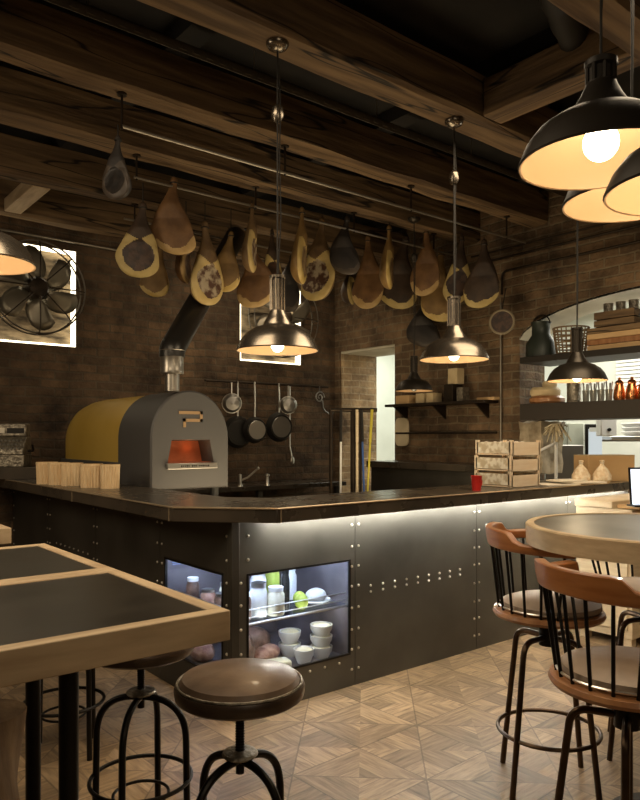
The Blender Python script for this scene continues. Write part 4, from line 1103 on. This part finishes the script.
# white stand with basket at the arch's foot
p = W(556, 6.75, 1.14)
t = thing('hanging_bundle', 'pale bundle of straw and netting on a white stand under the arch shelf', 'bundle', (p.x, p.y, 1.045))
MB().cyl((0, 0, 0), (0, 0, .42), .015, seg=10).build('pole', WHITEP, t)
MB().lathe([(0, 0), (.09, 0), (.09, .015), (0, .015)], 20).build('base', WHITEP, t)
MB().tube([(-.13, .1, .32), (.0, .0, .40), (.06, -.05, .60)], .014, 8).build('arm', WHITEP, t)
b = MB(); rs = random.Random(3)
for k in range(60):
    a = rs.uniform(0, 2 * PI); r = rs.uniform(.02, .14); z = rs.uniform(.40, .56)
    b.tube([(r * .3 * math.cos(a), r * .3 * math.sin(a), .58), (r * math.cos(a), r * math.sin(a), z)], .006, 4)
o = b.build('straw', mat('straw', (.42, .34, .2), .8, base2=(.62, .55, .38), nscale=20), t); o['kind'] = 'stuff'

# ------------------------------------------------------------------ goods on the right run of the bar
cl = ['slatted fruit crate at the bottom of the stack on the bar', 'slatted fruit crate in the middle of the stack on the bar', 'slatted fruit crate on top of the stack on the bar']
for k in range(3):
    ox = (0, .0, .012)[k]
    t = thing('fruit_crate', cl[k], 'crate', (4.30 + ox, 3.135, 1.13 + k * .116), 0, 'wooden fruit crates on the bar')
    LX, LY, hh = .36, .33, .10
    MB().box(.0, LX, 0, LY, .004, .012).build('bottom', CRATEW, t)
    MB().box(0, .008, .012, LY - .012, .018, hh).build('printed_side', CRATEP, t); MB().box(LX - .008, LX, .012, LY - .012, .018, hh).build('printed_side', CRATEP, t)
    MB().box(.012, LX - .012, 0, .008, .012, hh - .012 + .012 * (k == 2)).build('end_board', CRATEW, t); MB().box(.012, LX - .012, LY - .008, LY, .012, hh).build('end_board', CRATEW, t)
    for x in (0, LX - .024):
        for y in (0, LY - .024): MB().box(x, x + .024, y, y + .024, 0, .115).build('corner_post', CRATEW, t)
rs = random.Random(5)
for k in range(10):
    x = 4.37 + (k % 3) * .085 + rs.uniform(-.01, .01) + .012; y = 3.21 + (k // 3) * .065 + rs.uniform(-.01, .01)
    z = 1.13 + .232 + .012
    b = MB().lathe([(0, 0), (.018, 0), (.016, .035), (.036, .045), (.034, .07), (.02, .088), (0, .094)], 14).build('mushroom', mat('mush%d' % k, (.78, .70, .58), .7)) if k == 0 else None
    if k == 0: proto = b; o = b
    else: o = proto.copy(); COL.objects.link(o)
    o.location = (x, y, z); tag(o, 'pale mushroom lying in the top fruit crate', 'mushroom', 'mushrooms in the top crate')
p = W(476.5, 4.9, 1.13)
t = thing('red_cup', 'small red cup standing left of the fruit crates', 'cup', p)
MB().lathe([(0, 0), (.030, 0), (.038, .098), (.040, .102), (.036, .102), (.028, .006), (0, .006)], 20).build('cup_body', REDC, t)
MB().tube([(.036 + .022 * math.sin(a), 0, .055 + .026 * math.cos(a)) for a in [PI * q / 8 for q in range(9)]], .005, 6).build('handle', REDC, t)
for k, (px, tt, w_, d_, rz) in enumerate(((556, 5.45, .30, .2, -20), (580, 5.52, .34, .2, -32), (567, 5.5, .26, .18, -10))):
    p = W(px, tt, 1.13 + k * .013)
    o = MB().box(-w_ / 2, w_ / 2, -d_ / 2, d_ / 2, 0, .012).build('paper_pile', PAPER, None, .002); o.location = p; o.rotation_euler = (0, 0, R(rz))
    tag(o, ['sheaf of paper at the bottom of the pile behind the crates', 'sheaf of paper lying before the garlic nets', 'sheaf of paper on top of the pile behind the crates'][k], 'paper', 'paper sheaves on the bar')
p = W(604, 5.98, 1.13)
t = thing('cardboard_box', 'open brown cardboard box on the bar behind the garlic nets', 'box', (p.x, p.y, 1.13), R(-24))
MB().box(-.225, .225, -.1, .1, 0, .215).build('carton', CARD, t, .004)
MB().prism([(-.1, .215), (.1, .215), (.1, .22), (-.1, .22)], -.225, .225, Matrix(((0, 0, 1, 0), (1, 0, 0, 0), (0, 1, 0, 0), (0, 0, 0, 1)))).build('flap', TILE, t)
gl = ['netted garlic bundle before the cardboard box, left of two', 'netted garlic bundle before the cardboard box, right of two']
for k, (px, tt) in enumerate(((581, 5.62), (602, 5.62))):
    p = W(px, tt, 1.13)
    t = thing('garlic_net', gl[k], 'garlic', p, k * 1.1, 'garlic nets on the bar')
    b = MB(); b.lathe([(0, 0), (.05, .0), (.072, .03), (.07, .07), (.045, .115), (.018, .145), (.012, .165), (.02, .178), (.016, .185), (0, .185)], 22)
    for v_ in b.bm.verts: v_.co.x *= 1 + .08 * math.sin(v_.co.z * 80 + v_.co.y * 60)
    b.build('net_bag', GARLIC, t)
    MB().lathe([(.014, .158), (.019, .163), (.014, .169)], 14).build('tie', PAPER, t)
    if k == 0: MB().ball((-.09, -.02, .035), .035, .035, .035).build('garlic_bulb', GARLIC, t)

# host stand with tablet
t = thing('host_stand', 'pale wooden plank cabinet standing before the bar end', 'cabinet', (0, 0, 0))
hx0, hx1, hy0, hy1 = 4.85, 5.95, 2.5, 2.96
MB().box(hx0 + .02, hx1, hy0 + .02, hy1, 0.06, .98).build('body', PALEW, t, .004)
MB().box(hx0, hx1, hy0 + .16, hy1, .98, 1.035).build('top_board', PALEW, t, .006)
MB().box(hx0 + .05, hx1, hy0 - .02, hy0 + .15, .985, 1.01).build('front_board', CARD, t, .004)
for z in (.12, .40, .68): MB().box(hx0 + .004, hx0 + .02, hy0 + .05, hy1 - .05, z, z + .25).build('panel', PALEW, t, .003)
for x in (hx0 + .06, hx1 - .06):
    for y in (hy0 + .06, hy1 - .06): MB().box(x - .03, x + .03, y - .03, y + .03, 0, .06).build('foot', PALEW, t)
p = W(645, 4.95, 1.012)
t = thing('tablet_screen', 'white lit tablet screen with black frame on the host cabinet', 'screen', (p.x + .05, p.y, 1.012), math.atan2(RT.y, RT.x) + .1)
MB().box(-.13, .13, -.05, .06, 0, .012).build('foot_plate', BLACKM, t, .002)
Mt = Matrix.Rotation(R(-6), 4, 'X')
MB().box(-.13, .13, 0, .014, .0, .275, Mt).build('frame', BLACKM, t, .003)
MB().box(-.118, .118, -.003, .0, .014, .262, Mt).build('screen_face', SCREEN, t)

# ------------------------------------------------------------------ dining tables on the left
def table(x0, x1, y0, y1, label, pole):
    t = thing('bar_table', label, 'table', (0, 0, 0), 0, 'square bar tables')
    zt = 1.07; th = .075; bw = .042
    for a, b in ((y0, y0 + bw), (y1 - bw, y1)): MB().box(x0, x1, a, b, zt - th, zt).build('frame_rail', TBLWOOD, t, .003)
    for a, b in ((x0, x0 + bw), (x1 - bw, x1)): MB().box(a, b, y0 + bw, y1 - bw, zt - th, zt).build('frame_rail', TBLWOODY, t, .003)
    MB().box(x0 + bw, x1 - bw, y0 + bw, y1 - bw, zt - .03, zt - .003).build('top_panel', TBLTOP, t)
    for (px_, py_) in pole:
        MB().cyl((px_, py_, .02), (px_, py_, zt - .03), .026, seg=20).build('leg', BLACKM, t)
        MB().lathe([(0, 0), (.16, 0), (.16, .012), (.04, .022), (0, .022)], 24, (px_, py_, 0)).build('base_plate', BLACKM, t)
table(-.55, .93, 1.51, 2.222, 'nearest black-topped table with pale wooden edge', [(.665, 1.90), (-.2, 1.90)])
table(-.55, .93, 2.226, 2.935, 'black-topped table with pale wooden edge behind the nearest one', [(.775, 2.57), (-.2, 2.57)])
table(-.55, .965, 3.53, 4.24, 'wooden edged table at the far left beside the bar', [(.5, 3.88), (-.2, 3.88)])
o = MB()
rr = []
for i in range(13):
    z = i * .055; rr.append([Vector(((.13 + .015 * math.sin(3 * a + i * .7)) * math.cos(a), (.15 + .015 * math.sin(3 * a + i * .7)) * math.sin(a), z)) for a in [2 * PI * k / 24 for k in range(24)]])
o.rings(rr); lg = o.build('log_stool', mat('log_bark', (.12, .075, .04), .85, base2=(.22, .145, .08), nscale=4, stretch=(3, 3, 1), bump=.5), None, smooth=50); lg.location = W(-25, 2.15, 0); tag(lg, 'rough pale wooden log standing under the nearest table', 'log stool')

# ------------------------------------------------------------------ round table on the right
TC = W(658, 3.36, 0)
def cpt(lat, t): q = FW * t + RT * lat; return Vector((q.x, q.y, 0))
tc = cpt(1.30, 2.73)
t = thing('round_table', 'round high table with pale wooden rim and grey metal top', 'table', tc)
MB().lathe([(0, .0), (.43, 0), (.485, 0), (.488, .072), (.483, .077), (.455, .077), (.455, .067), (0, .067)], 72, (0, 0, 1.08)).build('wooden_rim', mat('pale_rim', (.48, .36, .22), .5, base2=(.62, .49, .31), nscale=5, stretch=(2, 2, 9)), t, smooth=30)
MB().lathe([(0, 0), (.454, 0), (.454, .006), (0, .006)], 64, (0, 0, 1.1475)).build('metal_top', RTOP, t)
MB().cyl((.05, -.02, .02), (.05, -.02, 1.08), .035, seg=20).build('pedestal', BLACKM, t)
MB().lathe([(0, 0), (.22, 0), (.22, .012), (.05, .025), (0, .025)], 32, (.05, -.02, 0)).build('base_plate', BLACKM, t)

# ------------------------------------------------------------------ bar chairs
def make_chair(label, loc, rz):
    t = thing('bar_chair', label, 'chair', loc, rz, 'spindle-back bar chairs')
    sz = .72
    MB().lathe([(0, 0), (.19, 0), (.228, .008), (.235, .02), (.23, .034), (.21, .038), (0, .038)], 44, (0, 0, sz)).build('seat', SEATW, t)
    MB().lathe([(0, 0), (.195, 0), (.208, .012), (.205, .03), (.16, .046), (.0, .052)], 40, (0, .012, sz + .038)).build('cushion', CUSH, t)
    # back rail: arc round the back, flared at the ends
    def rp(a, extra=0.):
        rr = .262 + .035 * (abs(a) / 1.75) ** 2 + extra
        return Vector((rr * math.sin(a), -rr * math.cos(a) + .02, 0))
    rings = []; n = 28
    for i in range(n + 1):
        a = -1.66 + 3.32 * i / n; s = abs(a) / 1.66
        q = min(1, max(0, (s - .40) / .15)); q = q * q * (3 - 2 * q)
        h0 = 1.032 - .008 * s; h1 = 1.110 - .046 * q
        pi_, po = rp(a, -.012 - .012 * s), rp(a, .013 + .006 * s)
        rings.append([Vector((pi_.x, pi_.y, h0)), Vector((po.x, po.y, h0)), Vector((po.x * 1.03, po.y * 1.03, h0 + (h1 - h0) * .5)), Vector((po.x * 1.04, po.y * 1.04, h1)), Vector((pi_.x * 1.03, pi_.y * 1.03, h1)), Vector((pi_.x * 1.0, pi_.y * 1.0, h0 + (h1 - h0) * .5))])
    MB().rings(rings).build('back_rail', CHAIRW, t, .005, smooth=40)
    for i in range(11):
        a = -1.55 + 3.10 * i / 10
        q = rp(a); b = Vector((.212 * math.sin(a), -.212 * math.cos(a) + .005, sz + .03))
        MB().tube([b, Vector((q.x, q.y, 1.04))], .006, 8).build('spindle', BLACKM, t)
    MB().tube([(.214 * math.sin(a), -.214 * math.cos(a) + .005, sz + .052) for a in [-1.75 + 3.5 * k / 30 for k in range(31)]], .0045, 6).build('spindle_hoop', STAINL, t)
    MB().cyl((0, 0, .60), (0, 0, sz), .04, seg=16).build('swivel', BLACKM, t)
    MB().box(-.09, .09, -.09, .09, sz - .018, sz).build('swivel_plate', BLACKM, t)
    for k in range(4):
        a = PI / 4 + k * PI / 2; c, s = math.cos(a), math.sin(a)
        pts = fillet([(.03 * c, .03 * s, .635), (.165 * c, .165 * s, .635), (.245 * c, .245 * s, .0)], .055)
        MB().tube(pts, .0125, 10).build('leg', BRONZE, t)
    rr = .235
    MB().tube([(.213 * math.cos(a), .213 * math.sin(a), .235) for a in [2 * PI * k / 40 for k in range(40)]], .009, 8, closed=True).build('foot_ring', BRONZE, t)
    return t
def aim(frm, to): d = to - frm; return math.atan2(d.y, d.x) - PI / 2
pa = cpt(.955, 2.20); pb = cpt(.99, 3.07); pc = cpt(1.57, 3.38)
ch = make_chair('wooden spindle-back bar chair nearest the camera at the round table', pa, math.atan2(RT.y, RT.x) - PI / 2 + R(20))
dup(ch, pb, math.atan2(RT.y, RT.x) - PI / 2 - R(8), 'wooden spindle-back bar chair between the round table and the bar')
dup(ch, pc, aim(pc, tc), 'wooden spindle-back bar chair half hidden at the far side of the round table')

# ------------------------------------------------------------------ round stools
def make_stool(label, loc, rz, seat_z, hub_z):
    t = thing('bar_stool', label, 'stool', loc, rz, 'round leather screw stools')
    r = .195
    MB().lathe([(0, .035), (r * .88, .035), (r * .92, .042), (r * .925, .05), (r * .88, .064), (r * .70, .074), (0, .082)], 48, (0, 0, seat_z - .082)).build('cushion', LEATHER, t)
    rim = MB().lathe([(0, 0), (r * .93, 0), (r * .985, .008), (r, .02), (r * 1.005, .034), (r * .985, .044), (r * .93, .046), (r * .9, .038), (0, .038)], 48, (0, 0, seat_z - .082)).build('seat_rim', LEATHERD, t)
    MB().tube([(r * .955 * math.cos(a), r * .955 * math.sin(a), seat_z - .034) for a in [2 * PI * k / 48 for k in range(48)]], .0045, 6, closed=True).build('piping', CASHM, rim)
    po = MB(); po.cyl((0, 0, hub_z - .06), (0, 0, seat_z - .1), .013, seg=14)
    for k in range(int((seat_z - .1 - hub_z) / .008)): po.lathe([(.013, 0), (.0148, .002), (.013, .004)], 14, (0, 0, hub_z + k * .008))
    po.build('screw_post', BLACKM, t)
    MB().lathe([(0, 0), (.02, 0), (.05, .004), (.055, .010), (.05, .016), (.022, .022), (0, .022)], 24, (0, 0, hub_z - .012)).build('hub_plate', CASHM, t)
    for k in range(4):
        a = k * PI / 2; c, s = math.cos(a), math.sin(a)
        pts = fillet([(.012 * c, .012 * s, hub_z - .020), (.170 * c, .170 * s, hub_z - .022), (.178 * c, .178 * s, .0)], .30, 14)
        MB().tube(pts, .0125, 10).build('leg', BLACKM, t)
    MB().tube([(.183 * math.cos(a), .183 * math.sin(a), .24) for a in [2 * PI * k / 40 for k in range(40)]], .008, 8, closed=True).build('foot_ring', BLACKM, t)
    MB().tube([(.10 * math.cos(a), .10 * math.sin(a), .18) for a in [2 * PI * k / 40 for k in range(40)]], .006, 8, closed=True).build('inner_ring', BLACKM, t)
    return t
make_stool('round leather stool in full view beside the table corner', W(240, 2.13, 0), R(10), .80, .55)
make_stool('round stool with arched legs half under the second table', W(141, 2.62, 0), R(-46), .78, .56)
make_stool('round stool seen only as legs behind the table poles', W(64, 3.38, 0), R(20), .70, .56)

# ------------------------------------------------------------------ lights
def area(loc, target, size, watts, col, sy=None):
    ld = bpy.data.lights.new('area', 'AREA'); ld.energy = watts; ld.color = col; ld.size = size
    if sy: ld.shape = 'RECTANGLE'; ld.size_y = sy
    o = bpy.data.objects.new('area', ld); COL.objects.link(o); o.location = loc
    o.rotation_euler = (Vector(target) - Vector(loc)).to_track_quat('-Z', 'Y').to_euler(); return o
def point(loc, watts, col, r=.05):
    ld = bpy.data.lights.new('point', 'POINT'); ld.energy = watts; ld.color = col; ld.shadow_soft_size = r
    o = bpy.data.objects.new('point', ld); COL.objects.link(o); o.location = loc; return o
WARM = (1., .80, .55)
area((.2, -1.6, 2.7), (3, 4, 1.4), 1.6, 15, WARM)                         # added fill behind the camera for hams and beam sides
area((.5, 2.7, 3.4), (.7, 2.9, 0), 1.6, 50, WARM)                         # added overhead fill for the left tables and floor
area((3.9, 1.9, 3.4), (3.6, 2.0, 0), 1.8, 62, WARM)  # added overhead fill for the floor before the bar
area((4.6, 6.35, 3.4), (4.5, 7.2, 1.2), 2.0, 11, WARM, .3)                # added strip light to brighten the back wall
area((-.7, 4.5, 2.5), (2.3, 5.6, 1.0), 1.0, 19, WARM)  # unseen side fill added for the gold barrel and the pots
area((4.3, 4.4, .9), (4.3, 4.4, 4), 1.4, 20, (1., .78, .48))              # added uplight to brighten beam undersides and hams
area((2.9, 4.4, .9), (2.9, 4.4, 4), .9, 13, (1., .78, .48))  # another added uplight for the beams
area((8.1, 4.2, 3.25), (8.1, 4.2, 0), 2.2, 110, (1., .96, .84))          # kitchen ceiling lamp
point((7.3, 3.0, 2.15), 16, (1., .95, .82), .12)                        # unseen light added to brighten the arch soffit
area((8.1, 7.6, 3.25), (8.1, 7.6, 0), 1.4, 62, (.97, 1., .9))             # passage ceiling lamp
point((OC + .05, OYF + .12, 1.42), .07, (1., .35, .1), .02)                 # oven fire
for a_, b_ in ((n1, 1), (n2, 1)): pass
world = bpy.data.worlds.new('World'); SC.world = world; world.use_nodes = True
bg = world.node_tree.nodes['Background']; bg.inputs[0].default_value = (.9, .72, .5, 1); bg.inputs[1].default_value = .03

# ------------------------------------------------------------------ camera
cd = bpy.data.cameras.new('camera'); cam = bpy.data.objects.new('camera', cd); COL.objects.link(cam)
cam.location = (0, 0, HC)
cam.rotation_euler = (PI / 2, 0, math.atan2(FW.y, FW.x) - PI / 2)
cd.sensor_fit = 'AUTO'; cd.sensor_width = 36; cd.lens = 36 * F / 800.; cd.shift_y = (HOR - 400) / 800.
cd.clip_start = .05; cd.clip_end = 60
SC.camera = cam
SC.view_settings.view_transform = 'Standard'
SC.view_settings.look = 'None'
SC.view_settings.exposure = 0.12
SC.cycles.use_denoising = True
SC.cycles.max_bounces = 6
SC.cycles.sample_clamp_indirect = 4.0
